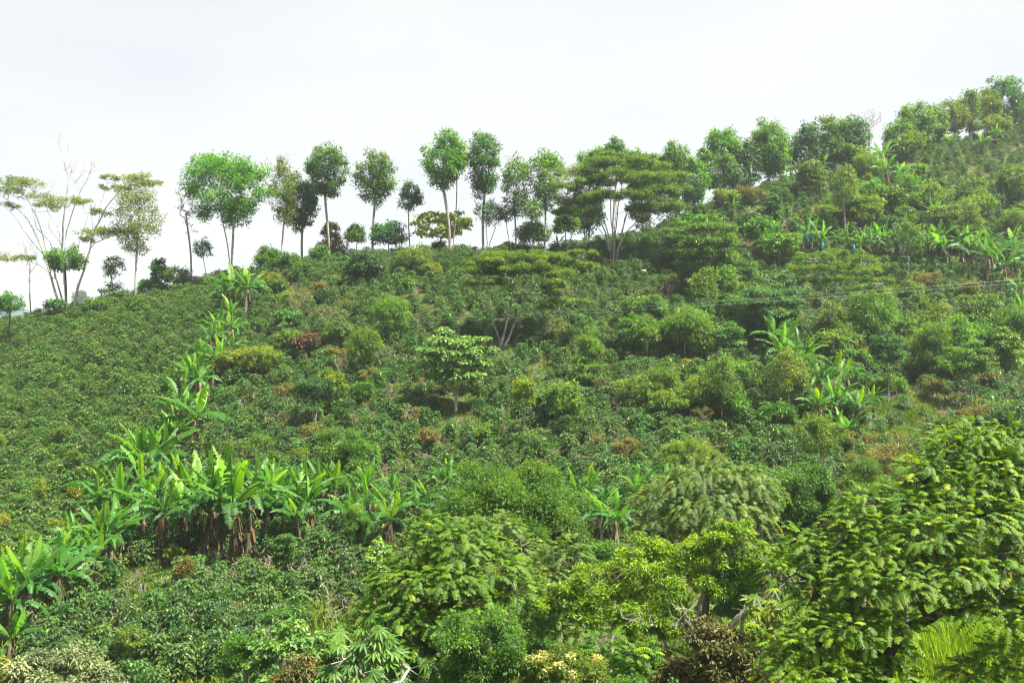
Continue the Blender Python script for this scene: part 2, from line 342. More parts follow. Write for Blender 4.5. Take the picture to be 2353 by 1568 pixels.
def clumps(rs, kind, n, a, b, zc):
    ph = rs.uniform(0, 6.28, 6)
    """clump centres of a crown of half width a, half height b, centred at height zc"""
    out = []
    while len(out) < n:
        d = rs.normal(0, 1, 3); d /= np.linalg.norm(d); r = rs.uniform(.2, 1)**.4*.97
        p = d*r
        if kind == 'dome' and p[2] < -.35: continue
        if kind == 'layer':
            lv = round((p[2]+1)*2.5)/2.5-1; p[2] = lv*.9 + rs.normal(0, .03)
            k = math.sqrt(max(.05, 1-lv*lv*.8)); p[:2] = d[:2]/max(.1, np.linalg.norm(d[:2]))*k*rs.uniform(.15, 1)**.5*.85
        if kind == 'umbrella':
            rr = rs.uniform(0, 1)**.5*.92; an = rs.uniform(0, 6.283); p = np.array([math.cos(an)*rr, math.sin(an)*rr, .85-1.0*rr**2.2 - abs(rs.normal(0, .28))])
        if kind == 'cone': k = 1-.75*(p[2]+1)/2; p[:2] *= k*1.25
        if kind == 'column': p[:2] *= .85
        if kind == 'oval' and p[2] < -.2: p[:2] *= 1+.45*(p[2]+.2)
        if kind == 'egg' and p[2] > .1: p[:2] *= 1-.45*(p[2]-.1)
        an_ = math.atan2(p[1], p[0]); p = p*(1+.1*math.sin(2*an_+ph[0]+2*p[2])+.07*math.sin(3*an_+ph[1]-3*p[2])-.03)
        q = p*np.array([a, a, b]) + [0, 0, zc]
        out.append(q)
    return np.array(out)

def foliage(mb, rs, C, rc, nl, L, W, flat=.7, droop=.25, up=1.0, shape='d', spread=.5, young=.12):
    """nl leaves in each clump C (radius rc)"""
    m = len(C); n = m*nl; c = np.repeat(C, nl, 0); rr = np.repeat(np.broadcast_to(rc, (m,)), nl)[:, None]
    d = norm(rs.normal(0, 1, (n, 3))); rad = rs.uniform(.05, 1, (n, 1))**spread
    # uneven clump outline
    wob = 1 + .28*np.sin(d[:, :1]*5+c[:, :1]*3)*np.sin(d[:, 1:2]*4+c[:, 1:2]*2.3)
    p = c + d*rad*rr*wob*np.array([1, 1, flat])
    D = norm(d*np.array([1, 1, .5]) + rs.normal(0, .55, (n, 3)) + [0, 0, -droop])
    N = norm(np.array([0, 0, up]) + rs.normal(0, .5, (n, 3)) + d*.3)
    tone = np.clip(rs.uniform(-.05, .75, n) + np.repeat(rs.normal(0, .16, m), nl) + (rs.uniform(0, 1, n) < young*np.clip(d[:, 2]+.7, .2, 2))*.4, 0, 1)
    leaves(mb, p, D, N, L*rs.uniform(.7, 1.25, n), W*rs.uniform(.8, 1.2, n), tone, shape)

SPEC = {  # crown form, leaf material, bark, coverage, leaf length factor, width ratio, clump flatness, droop, clump size, shape, bark girth
 'fresh':   ('round', 'fresh', 'bark', 2.6, 1., .42, .85, .15, .25, 'd', 1.),
 'oval':    ('oval', 'fresh', 'bark', 2.2, 1., .42, .9, .15, .23, 'd', 1.),
 'lime':    ('round', 'lime', 'bark', 2.3, 1., .42, .8, .15, .24, 'd', 1.),
 'teal':    ('oval', 'teal', 'bark', 2.5, 1., .42, .85, .2, .24, 'd', 1.),
 'sparse':  ('egg', 'olive', 'barkpale', 1.0, .9, .42, .9, .2, .24, 'd', .8),
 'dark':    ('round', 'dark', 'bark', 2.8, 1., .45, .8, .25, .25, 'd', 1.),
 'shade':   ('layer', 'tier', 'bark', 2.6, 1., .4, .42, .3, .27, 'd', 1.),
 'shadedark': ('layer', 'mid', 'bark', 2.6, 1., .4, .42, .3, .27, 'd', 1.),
 'umbrella':('umbrella', 'olive', 'bark', 2.2, .8, .3, .28, .15, .24, 'd', 1.),
 'umbgreen':('umbrella', 'mid', 'bark', 2.2, .8, .3, .3, .2, .24, 'd', 1.),
 'bush':    ('dome', 'mid', 'bark', 2.8, 1., .42, .8, .25, .28, 'd', .8),
 'bushdark':('dome', 'dark', 'barkdark', 3., 1., .45, .8, .3, .28, 'd', .8),
 'bushyellow':('dome', 'yellow', 'bark', 2.6, .9, .35, .6, .25, .26, 'd', .8),
 'busholive':('dome', 'olive', 'bark', 2.4, .9, .38, .7, .25, .26, 'd', .8),
 'bushred': ('dome', 'redleaf', 'barkdark', 2.8, 1.1, .4, .8, .4, .28, 'd', .8),
 'dryish':  ('dome', 'dry', 'twig', 1.3, .8, .35, .8, .2, .26, 'd', .7),
 'feathery':('column', 'feather', 'bark', 2.4, 1.5, .14, .8, .45, .25, 'd', .6),
 'featherdome':('dome', 'feather', 'bark', 2.4, 1.5, .14, .6, .45, .27, 'd', .7),
 'pine':    ('cone', 'dark', 'barkpale', 2.8, 1.5, .16, .7, .3, .25, 'd', .8),
 'big':     ('layer', 'heart', 'barkpale', 2.4, 1.5, .85, .38, .4, .22, 'h', 1.),
 'grey':    ('dome', 'grey', 'bark', 2.5, 1.5, .34, .8, .35, .25, '6', .8),
 'bronze':  ('round', 'brownleaf', 'barkdark', 2.5, 1.2, .4, .8, .3, .25, '6', .9),
}
NT = [0]; RG = None
def short(l):
    w_ = l.split()
    if len(w_) > 16: w_ = [q for q in w_ if q not in ('small', 'tall')]
    return ' '.join(w_[:16])
def tree(sp, name, label, u, vt, vc, wpx, vb=None, Y=None, cat='tree', trunk_u=None, stems=1, girth=None, cov=None, mat=None,
         bark=None, dens=1., group=None, form=None, forkv=None, tips=0, depth=.9, parts=('trunk', 'crown'), dz=0, flowers=0, lsc=1., cut=0):
    """crown top row vt, crown bottom row vc, crown width wpx, foot row vb (or distance Y)"""
    NT[0] += 1; rs = np.random.RandomState(NT[0]*17+5)
    f, lm, bk, cv, lf, wr, flat, droop, cs, shp, gf = SPEC[sp]; f = form or f
    if Y is None: Y = hit(trunk_u or u, vb)
    bu = trunk_u or u
    bx, by = (bu-1176)/FOC*Y, Y; bz = float(gz(bx, by)) - .05
    o = empty(name, (bx, by, bz)); tag(o, short(label), cat, group)
    zt = zv(vt, Y)-bz; zb = zv(vc, Y)-bz; zt = max(zt, .8); zb = min(max(zb, -.1), zt-.4)
    a = wpx/FOC*Y/2; b = (zt-zb)/2; zc = (zt+zb)/2; cx = (u-bu)/FOC*Y
    L = max(.0027*Y, .11)*lf*lsc; W = L*wr
    nleaf = int((1.05 if group == RG else 1.25)*(cov or cv)*PI*a*b/(.5*L*W)*dens); nleaf = min(int(nleaf*1.8), 80000)
    size = math.sqrt(a*b); nc = int(np.clip(42*max(1, size/1.6)**1.15, 24, 220)); 
    if f == 'umbrella': nc = int(nc*1.25)
    rc = cs*size*.93*(1 if nc < 60 else (60/nc)**.3)
    C = clumps(rs, f, nc, a-rc*.5, b-rc*flat*.5, zc); C[:, 0] += cx; C[:, 1] *= depth
    C[:, 2] = np.maximum(C[:, 2], .15)
    rcs = rc*rs.uniform(.65, 1.35, nc)
    rt = (girth or (.012*zt + .03)*gf + .02)*.68
    ftop = zb+(zt-zb)*.35 if forkv is None else zv(forkv, Y)-bz
    ftop = max(ftop, .3)
    if stems == 1: lines = [trunk_line(rs, (0, 0, 0), (cx*.9, 0, ftop), 8)]
    else:
        lines = []
        for k in range(stems):
            an = 6.283*k/stems + rs.uniform(-.4, .4); rr = a*rs.uniform(.15, .3)
            l = trunk_line(rs, (.04*math.cos(an), .04*math.sin(an), 0), (cx+rr*math.cos(an), rr*.9*math.sin(an), ftop*rs.uniform(.85, 1.1)), 8)
            l[:, :2] -= (np.sin(np.linspace(0, 1, 8)*PI)*.18*rr)[:, None]*np.array([math.cos(an), math.sin(an)])
            lines.append(l)
        rt *= .7
    PA, ib, pa, ra, rb, r = skeleton(rs, lines, C, rt)
    mbk = MB(); tubes(mbk, PA[pa], PA[ib], ra, rb, 6)
    mbk.build(parts[0], M[bark or bk], o)
    if parts[1] and nleaf:
        mf = MB(); foliage(mf, rs, C, rcs, max(4, nleaf//nc), L, W, flat, droop, 1., {'h': 'h'}.get(shp, shp))
        c = mf.build(parts[1], M[mat or lm], o)
        if flowers:
            fl = MB(); k = rs.choice(nc, max(6, nc//2), replace=False); up = C[k][C[k][:, 2] > zc-b*.4]
            foliage(fl, rs, up+[0, 0, rc*flat*.55], rc*.45, flowers, .09, .07, .7, 0)
            fl.build("blossom", M['blossom'], o)
    return o
def bare(name, label, u, vt, wpx, vb=None, Y=None, n=160, vfork=None, stems=1, cat='tree', leafn=0, lmat='olive', girth=None, group=None, form='vase', bark='bark', trunk_u=None):
    NT[0] += 1; rs = np.random.RandomState(NT[0]*13+3)
    if Y is None: Y = hit(trunk_u or u, vb)
    bu = trunk_u or u; bx = (bu-1176)/FOC*Y; bz = float(gz(bx, Y))-.05; o = empty(name, (bx, Y, bz)); tag(o, short(label), cat, group)
    zt = zv(vt, Y)-bz; zt = max(zt, .7); a = wpx/FOC*Y/2; cx = (u-bu)/FOC*Y
    zf = (zv(vfork, Y)-bz) if vfork else zt*.12
    T = []
    for _ in range(n):
        s = rs.uniform(0, 1)**.6; an = rs.uniform(0, 6.283); q = a*(.18+.82*s**.8)*rs.uniform(0, 1)**.45
        T.append((cx*s+q*math.cos(an), q*math.sin(an), zf+(zt-zf)*s*(1-.22*(q/a)**2)))
    rt = girth or .012*zt+.02
    if stems == 1: lines = [trunk_line(rs, (0, 0, 0), (cx*.4, 0, zf+(zt-zf)*.45), 8)]
    else:
        lines = [trunk_line(rs, (rs.normal(0, .05), rs.normal(0, .05), 0), (cx*.6+a*.75*math.cos(k*6.283/stems+.4), a*.75*math.sin(k*6.283/stems+.4), zt*rs.uniform(.6, .85)), 7) for k in range(stems)]
        rt *= .55
    PA, ib, pa, ra, rb, r = skeleton(rs, lines, T, rt, rmin=max(.006, .00010*Y), upbias=1.6, sag=.05)
    mk = MB(); tubes(mk, PA[pa], PA[ib], ra, rb, 4); mk.build("branches" if stems > 1 else "trunk", M[bark], o)
    if leafn:
        mf = MB(); foliage(mf, rs, np.array(T)[rs.choice(n, n//3, replace=False)], a*.16, leafn, max(.0019*Y, .1), max(.0008*Y, .04), .7, .2); mf.build("crown", M[lmat], o)
    return o

# ------------------------------------------------------------------ coffee shrubs
def coffee_mesh(seed, nb=40, nl=16):
    """about 1.5 m tall: drooping side branches on an upright stem, paired glossy leaves"""
    rs = np.random.RandomState(seed); st = MB(); lf = MB(); H = rs.uniform(1.35, 1.6)
    nst = 3
    for k in range(nst):
        an = k*2.1+rs.uniform(0, 1); polytube(st, [(0, 0, -.15), (.08*math.cos(an), .08*math.sin(an), H*.4), (.2*math.cos(an), .2*math.sin(an), H*.92)], [.028, .02, .008], 5)
    P_, D_, T_ = [], [], []
    for k in range(nb):
        s = (k+.5)/nb; an = k*2.399+rs.uniform(-.3, .3); z = H*(.16+.82*s); Lb = .78*(math.sin(PI*min(1, .3+.66*(1-s)))**.7)*rs.uniform(.75, 1.15)*(.55+.45*(1-s) if s > .6 else 1)
        dx = np.array([math.cos(an), math.sin(an), 0]); el = .35-.25*(1-s)
        for i in range(nl):
            q = (i+1)/nl; c = dx*Lb*q + [0, 0, z + Lb*(el*q-.42*q*q)]
            sd_ = np.array([-dx[1], dx[0], 0])*(1 if i % 2 else -1)
            P_.append(c+rs.normal(0, .02, 3)); D_.append(sd_*.8+dx*.55+[0, 0, -.3]+rs.normal(0, .2, 3)); T_.append(np.clip(rs.uniform(0, .7)+(.3 if (q > .85 and s > .45 and rs.rand() < .5) else 0), 0, 1))
        st.add(np.array([[0, 0, z], dx*Lb*.5+[0, 0, z+Lb*(el*.5-.1)], dx*Lb+[0, 0, z+Lb*(el-.42)], dx*Lb*.5+[0, 0, z+Lb*(el*.5-.1)-.012]]), [[0, 1, 2, 3]], .5)
    n = len(P_); leaves(lf, np.array(P_), np.array(D_), np.array([0, 0, 1.])+rs.normal(0, .35, (n, 3)), rs.uniform(.13, .2, n), rs.uniform(.06, .085, n), np.array(T_), 'd', .15, .2)
    return st, lf
CM = []
for k in range(6):
    st, lf = coffee_mesh(100+k, [36, 44, 30, 40, 48, 34][k], [15, 14, 15, 17, 14, 16][k])
    CM.append((st.mesh("coffee_stem", M['bark']), lf.mesh("coffee_foliage", M['coffee'])))
FM = []
for k in range(4):
    st, lf = coffee_mesh(200+k, 34, 15); FM.append((st.mesh("coffee_stem", M['bark']), lf.mesh("coffee_foliage", M['field'])))

crest_y = [crest(-200+20*k) for k in range(140)]
ROWX = [(560, 600), (560, 690), (520, 790), (455, 900), (430, 980), (360, 1060), (290, 1160), (180, 1280), (80, 1400), (20, 1480), (-60, 1560)]   # the diagonal banana row
def row_u(v): return float(np.interp(v, [q[1] for q in ROWX], [q[0] for q in ROWX]))
rs = np.random.RandomState(7)
pts = []
def vnoise(x, y): return math.sin(x*.21+1)*math.sin(y*.17+2)+.6*math.sin(x*.47+y*.31)+.4*math.sin(x*.9-y*.7)
y = 43.0
while y < 196:
    x0, x1 = -.6*y, .6*y; x = x0
    while x < x1:
        u = x/y*FOC+1176
        g = float(gz(x, y)); v = 784-g/y*FOC
        left = u < row_u(v)
        sp_ = 1.12 if left else 1.5
        px = x+rs.uniform(-.28, .28)*sp_; py = y+rs.uniform(-.28, .28)*sp_ + (.5*sp_ if int(round(x/sp_)) % 2 else 0)
        if not left and v > 1235 and u > 900: keep = False
        elif 1960 < u < 2230 and 905 < v < 1060: keep = rs.rand() < .2
        elif left: keep = rs.rand() < .97
        elif v > 1290: keep = vnoise(px*1.5, py*1.5) > -.35
        else: keep = vnoise(px, py) > -.95 or rs.rand() < .35
        if not left and 1560 < u and v < 420: keep = keep and rs.rand() < .8
        ok_c = y < crest_y[int(np.clip((u+200)/20, 0, len(crest_y)-1))]+7
        if (abs(u-1048) < 48 and 915 < v < 990) or (abs(u-1150) < 24 and 790 < v < 860): keep = False
        if keep and ok_c: pts.append((px, py, left, u, v))
        x += sp_
    y += 1.12 if y < 130 else 1.3
# landmarks used to say where a shrub stands
LM = [(1048, 850, "the pale big-leaved tree"), (705, 790, "the red-leaved shrub"), (580, 830, "the low yellow-green spreading tree"), (722, 930, "the dark pine-like tree"),
      (1160, 760, "the flat-topped tree in mid slope"), (1408, 560, "the tall flat-topped tree on the crest"), (1620, 600, "the tiered tree right of the crest umbrella tree"),
      (1770, 720, "the broad tiered tree over the dark bananas"), (1810, 850, "the right-hand banana clump"), (2040, 840, "the slim tiered tree with the pale stem"),
      (2225, 860, "the dark flat-tiered tree near the right edge"), (2190, 500, "the tiered tree under the bare slope at right"), (2000, 580, "the banana row with blue bags"),
      (2100, 340, "the long-stemmed round tree high on the right"), (1942, 450, "the slim sparse tree with the long dark stem"), (1350, 820, "the feathery light green column"),
      (1200, 900, "the thin lime sapling with the pale stem"), (1620, 790, "the small olive round tree"), (810, 1030, "the bright feathery bush above the bananas"),
      (820, 1220, "the bright feathery column in the banana row"), (560, 1180, "the long banana row"), (300, 1060, "the steep diagonal banana row"), (150, 1380, "the lowest bananas at left"),
      (660, 1280, "the small tiered tree below the bananas"), (300, 1500, "the small tiered tree by the lower edge"), (1170, 1150, "the large rounded fine-leaved tree"),
      (1470, 1100, "the banana clump beside the rounded tree"), (1840, 1110, "the dark glossy round tree"), (530, 500, "the largest round ridge tree"), (310, 640, "the sparse pale ridge tree"),
      (145, 690, "the many-stemmed dying umbrella tree"), (1015, 530, "the pale domed tree on the ridge"), (840, 600, "the dark round bush below the ridge"), (1950, 920, "the lower right banana clump"),
      (2300, 250, "the trees at the top right corner"), (1270, 900, "the twiggy fan-shaped shrub"), (640, 1450, "the broad-leaved vine thicket"), (1476, 635, "the white sack")]
def where(u, v, k=0):
    d = sorted(LM, key=lambda q: math.hypot(q[0]-u, (q[1]-v)*1.2)); a = d[0]; b = d[1]
    dx, dv = u-a[0], v-a[1]; r = math.hypot(dx, dv)
    rel = ("right of" if dx > 0 else "left of") if abs(dx) > abs(dv)*1.1 else ("below" if dv > 0 else "above")
    if r < 70: rel = "just "+rel
    return rel+" "+a[2]
USED = {}
def ulabel(kind, u, v, extra=()):
    for e in ("",)+tuple(extra):
        l = (e+" " if e else "")+kind+" "+where(u, v)
        if l not in USED: break
    USED[l] = 1; return l
def pick_coffee():
    vis = [p for p in pts if -10 < p[3] < 2362 and p[4] < 1560 and not (p[4] > 1120 and p[3] > 1000) and not (p[4] > 1050 and p[3] > 1780)]
    vis.sort(key=lambda p: p[1]); return set(id(p) for p in vis[:290])
near = pick_coffee(); src = []; cnt = 0; protoC = {}
for p in [q for q in pts if id(q) in near]:
    left = p[2]; k = rs.randint(len(FM) if left else len(CM)); stm, lfm = (FM if left else CM)[k]
    o = empty("coffee_shrub", (p[0], p[1], float(gz(p[0], p[1]))-.05), rs.uniform(0, 6.28), rs.uniform(.95, 1.4))
    tag(o, ("leafy mid-green coffee shrub in the dense field " if left else "dark glossy coffee shrub ")+where(p[3], p[4]), "coffee shrub", "coffee shrubs planted over the slope")
    a = bpy.data.objects.new("stem", stm); COL.objects.link(a); a.parent = o
    b = bpy.data.objects.new("foliage", lfm); COL.objects.link(b); b.parent = o
    key = (left, k)
    if key not in protoC: protoC[key] = b
def scatter(name, P_, rz, sc_, idx, sources):
    """one object: the far mass of shrubs, placed with geometry nodes"""
    me = bpy.data.meshes.new(name); n = len(P_); me.vertices.add(n); me.vertices.foreach_set("co", np.asarray(P_, np.float32).ravel())
    for nm, ty, da in (("rz", 'FLOAT', rz), ("sc", 'FLOAT', sc_), ("ix", 'INT', idx)):
        a = me.attributes.new(nm, ty, 'POINT'); a.data.foreach_set("value", np.asarray(da, np.int32 if ty == 'INT' else np.float32))
    o = bpy.data.objects.new(name, me); COL.objects.link(o)
    ng = bpy.data.node_groups.new(name, 'GeometryNodeTree'); ng.interface.new_socket("Geometry", in_out='INPUT', socket_type='NodeSocketGeometry'); ng.interface.new_socket("Geometry", in_out='OUTPUT', socket_type='NodeSocketGeometry')
    N = ng.nodes.new; K = ng.links.new; gi = N('NodeGroupInput'); go = N('NodeGroupOutput'); g2 = N('GeometryNodeGeometryToInstance')
    for s in reversed(sources):
        oi = N('GeometryNodeObjectInfo'); oi.transform_space = 'ORIGINAL'; oi.inputs['Object'].default_value = s; oi.inputs['As Instance'].default_value = True; K(oi.outputs['Geometry'], g2.inputs[0])
    jn = N('GeometryNodeJoinGeometry')
    ng.nodes.remove(g2)
    for oi in [q for q in ng.nodes if q.bl_idname == 'GeometryNodeObjectInfo']: K(oi.outputs['Geometry'], jn.inputs[0])
    def attr(nm, ty):
        q = N('GeometryNodeInputNamedAttribute'); q.data_type = ty; q.inputs['Name'].default_value = nm; return q.outputs['Attribute']
    m2p = N('GeometryNodeMeshToPoints'); K(gi.outputs[0], m2p.inputs[0])
    ip = N('GeometryNodeInstanceOnPoints'); ip.inputs['Pick Instance'].default_value = True
    K(m2p.outputs[0], ip.inputs['Points']); K(jn.outputs[0], ip.inputs['Instance']); K(attr("ix", 'INT'), ip.inputs['Instance Index'])
    cx = N('ShaderNodeCombineXYZ'); K(attr("rz", 'FLOAT'), cx.inputs['Z']); K(cx.outputs[0], ip.inputs['Rotation']); K(attr("sc", 'FLOAT'), ip.inputs['Scale'])
    K(ip.outputs[0], go.inputs[0])
    md = o.modifiers.new("scatter", 'NODES'); md.node_group = ng
    return o
far = [p for p in pts if id(p) not in near]
for left, nm, lb in ((True, "coffee_field", "field"), (False, "coffee_slope", "slope")):
    q = [p for p in far if p[2] == left]; n = len(q)
    if not n: continue
    X = np.array([p[0] for p in q]); Y = np.array([p[1] for p in q])
    src_ = [protoC[k] for k in sorted(protoC) if k[0] == left]
    o = scatter(nm, np.stack([X, Y, gz(X, Y)-.05], 1), rs.uniform(0, 6.28, n), rs.uniform(.7, 1.4, n), rs.randint(0, len(src_), n), src_)
    tag(o, "dense field of mid-green coffee shrubs covering the left slope" if left else "mass of dark glossy coffee shrubs scattered up the right and central slope", "coffee shrubs", kind="stuff")
print("coffee", len(pts), len(near))

# ------------------------------------------------------------------ weeds and grass over the soil : uncountable
def weeds(name, n, fn, mat, h, bl, label, cat, wid=.02):
    r = np.random.RandomState(hash(name) % 1000 if False else len(name)*31); pos = fn(r, n); n = len(pos); hh = h*r.uniform(.5, 1.4, n)
    mb = MB()
    for k in range(bl):
        an = r.uniform(0, 6.28, n); sp_ = r.uniform(.1, .9, n); off = np.stack([np.cos(an), np.sin(an), np.zeros(n)], 1)
        D = norm(off*sp_[:, None]+[0, 0, 1.]); base = pos+off*r.uniform(0, h*.7, (n, 1)) + [0, 0, -.03]
        leaves(mb, base, D, off+[0, 0, .3], hh*r.uniform(.6, 1.2, n), wid*r.uniform(.7, 1.5, n), np.clip(r.uniform(0, .8, n)+r.normal(0, .1, n)+(np.sin(pos[:, 0]*.7)+np.sin(pos[:, 1]*.5))*.12, 0, 1), 'd', .05, .3)
    return tag(mb.build(name, mat), label, cat, kind="stuff")
def slope_pts(r, n):
    y = 43+(190-43)*r.uniform(0, 1, n*2)**.85; x = r.uniform(-.58, .58, n*2)*y; s = np.array([vnoise(a, b) for a, b in zip(x*1.3+4, y*1.3)])
    k = s > -1.1; x, y = x[k][:n], y[k][:n]; u = x/y*FOC+1176
    cy_ = np.interp(u, -200+20*np.arange(140), crest_y); k = y < cy_+5; x, y = x[k], y[k]
    return np.stack([x, y, gz(x, y)], 1)
weeds("weeds", 110000, slope_pts, M['weed'], .45, 9, "low green and brownish weeds covering the soil between the shrubs", "weeds", .07)

# ------------------------------------------------------------------ bananas
def banana_leaf(rs, L, Wd, el, az, droop, tone, tear=.5):
    """a blade torn into strips along an arching midrib; returns blade builder"""
    mb = MB(); n = 16; pet = .22*L
    h = np.array([math.cos(az), math.sin(az), 0]); sd_ = np.array([-math.sin(az), math.cos(az), 0]); up = np.array([0, 0, 1.])
    pts_ = [np.array([0, 0, 0.])]; e = el; T = []
    segs = n+3
    for k in range(segs):
        s = k/segs; e = el - droop*s**1.5; d = h*math.cos(e)+up*math.sin(e); T.append(d); pts_.append(pts_[-1]+d*((L+pet)/segs))
    T.append(T[-1]); pts_ = np.array(pts_)
    polytube(mb, pts_[:len(pts_)], np.linspace(.035, .006, len(pts_)), 4, .8)
    roll = rs.normal(0, .25)
    for sg in (-1, 1):
        lam = rs.uniform(.15, .85)
        for k in range(3, segs):
            s0 = (k-3)/(segs-3); s1 = (k-2)/(segs-3)
            w0 = Wd*.5*math.sin(PI*min(.985, .03+s0*.95)**.72)**.6; w1 = Wd*.5*math.sin(PI*min(.985, .03+s1*.95)**.72)**.6
            torn = rs.rand() < tear
            if torn: lam = np.clip(lam+rs.normal(0, .35), -.25, 1.2); w0 *= rs.uniform(.75, 1); w1 *= rs.uniform(.6, .95)
            if torn and rs.rand() < .1*tear/.5: continue
            d = T[k]; nn_ = norm(np.cross(d, sd_)); nn_ = nn_ if nn_[2] > 0 else -nn_
            out_ = sd_*sg*math.cos(lam+roll*sg) - nn_*math.sin(lam+roll*sg)
            a, b = pts_[k], pts_[k+1]; fw = d*.04*L*.35
            a2 = a+out_*w0*.55+fw*.4+nn_*.02; b2 = b+out_*w1*.55+fw*.3+nn_*.02
            a3 = a+out_*w0+fw-up*w0*.12; b3 = b+out_*w1+fw*.6-up*w1*.12
            if torn: b2 = b2-d*L*.008; b3 = b3-d*L*.022-up*rs.uniform(0, .05)
            tn = np.clip(tone+rs.normal(0, .06), 0, 1)
            mb.add([a, b, b2, a2, a3, b3], [[0, 1, 2, 3], [3, 2, 5, 4]], tn)
    return mb
def banana_kit(seed, H=2.6, nl=9, young=1, dead=5, lean=0.):
    rs = np.random.RandomState(seed); st = MB()
    lx = rs.normal(0, .12)+lean; top = np.array([lx*H, rs.normal(0, .1)*H, H])
    k = np.linspace(0, 1, 6)[:, None]; polytube(st, k*top+[0, 0, -.1], [.15, .14, .125, .11, .09, .06], 8)
    kit = {'pseudostem': st.mesh("pseudostem", M['stem']), 'top': top, 'leaf': [], 'young': [], 'dead': None, 'yellow': None}
    off = rs.uniform(0, 6.28)
    for i in range(nl):
        s = i/(nl-1); el = R(78-62*s+rs.normal(0, 8)); L = rs.uniform(1.5, 2.15)*(1-.15*(s < .2))
        mb = banana_leaf(rs, L, rs.uniform(.42, .58), el, off+i*2.4+rs.uniform(-.35, .35), R(25+85*s+rs.normal(0, 16)), np.clip(.62-.35*s+rs.normal(0, .12), 0, .95), .3+.55*s)
        nm = mb.mesh("banana_leaf_blade", M['bananayoung'] if i < young else M['banana']); kit['leaf'].append(nm)
    y_ = banana_leaf(rs, 1.6, .5, R(-5), off+1, R(75), .3, .6); kit['yellow'] = y_.mesh("yellow_blade", M['bananayellow'])
    dd = MB()
    for i in range(dead):
        q = banana_leaf(rs, rs.uniform(.8, 1.5), .19, R(rs.uniform(-60, -20)), rs.uniform(0, 6.28), R(rs.uniform(20, 50)), rs.uniform(0, .9), .95)
        zz = np.array([0, 0, -rs.uniform(0.05, .5)]); 
        for V, F, A in zip(q.V, q.F, q.A): dd.add(V*[.42, .42, 1]+zz, F-F.min(), A)
    # loose dry sheaths down the stem
    for i in range(14):
        an = rs.uniform(0, 6.28); z0 = -rs.uniform(.1, H*.8); l = rs.uniform(.4, .9); r0 = .16
        c, s_ = math.cos(an), math.sin(an); tx = np.array([-s_, c, 0])*rs.uniform(.06, .12); b = -top*(-z0/H) 
        dd.add([b+[c*r0, s_*r0, 0]-tx, b+[c*r0, s_*r0, 0]+tx, b+[c*(r0+.12), s_*(r0+.12), -l]+tx*.5, b+[c*(r0+.12), s_*(r0+.12), -l]-tx*.5], [[0, 1, 2, 3]], rs.uniform(0, 1))
    kit['dead'] = dd.mesh("dead_leaves", M['bananadead']); return kit
BK = [banana_kit(300+k, [2.3, 2.7, 2.0, 2.5, 1.7, 2.6, 2.2, 1.5][k], [11, 10, 11, 12, 9, 11, 10, 8][k], [1, 1, 2, 1, 1, 0, 1, 2][k], [7, 8, 5, 7, 2, 8, 6, 1][k]) for k in range(8)]
mb = MB(); polytube(mb, [(0, 0, .1), (0, 0, 0), (0, 0, -.25), (0, 0, -.7), (0, 0, -.9)], [.03, .1, .17, .19, .12], 8); BAG = mb.mesh("bunch_bag", M['bag'])
NB = [0]
def banana(u, v, hpx, label, bag=False, yellow=False, kit=None, group=None, Y=None, mt=None):
    """foot at picture point (u, v); hpx = height of the whole plant in picture rows"""
    NB[0] += 1; r = np.random.RandomState(900+NB[0]*7); Y = Y or hit(u, v); x = (u-1176)/FOC*Y
    k = BK[(kit if kit is not None else r.randint(len(BK)))]; H = hpx/FOC*Y; s = H/(k['top'][2]+1.45)
    o = empty("banana_plant", (x, Y, float(gz(x, Y))-.05), r.uniform(0, 6.28), s); tag(o, label, "banana plant", group)
    def ch(nm, me, loc=(0, 0, 0)):
        c = bpy.data.objects.new(nm, me); COL.objects.link(c); c.parent = o; c.location = loc; return c
    ch("pseudostem", k['pseudostem']); tp = [float(q) for q in k['top']]
    for me in k['leaf']:
        c = ch("leaf", me, tp); c.rotation_euler = (r.normal(0, .08), r.normal(0, .08), r.normal(0, .2))
    ch("dead_leaves", k['dead'], tp)
    if yellow: ch("yellow_leaf", k['yellow'], tp)
    if bag: ch("bunch_bag", BAG, (tp[0]+.45, tp[1]-.1, tp[2]-.1)).scale = (1.0/s,)*3
    return o

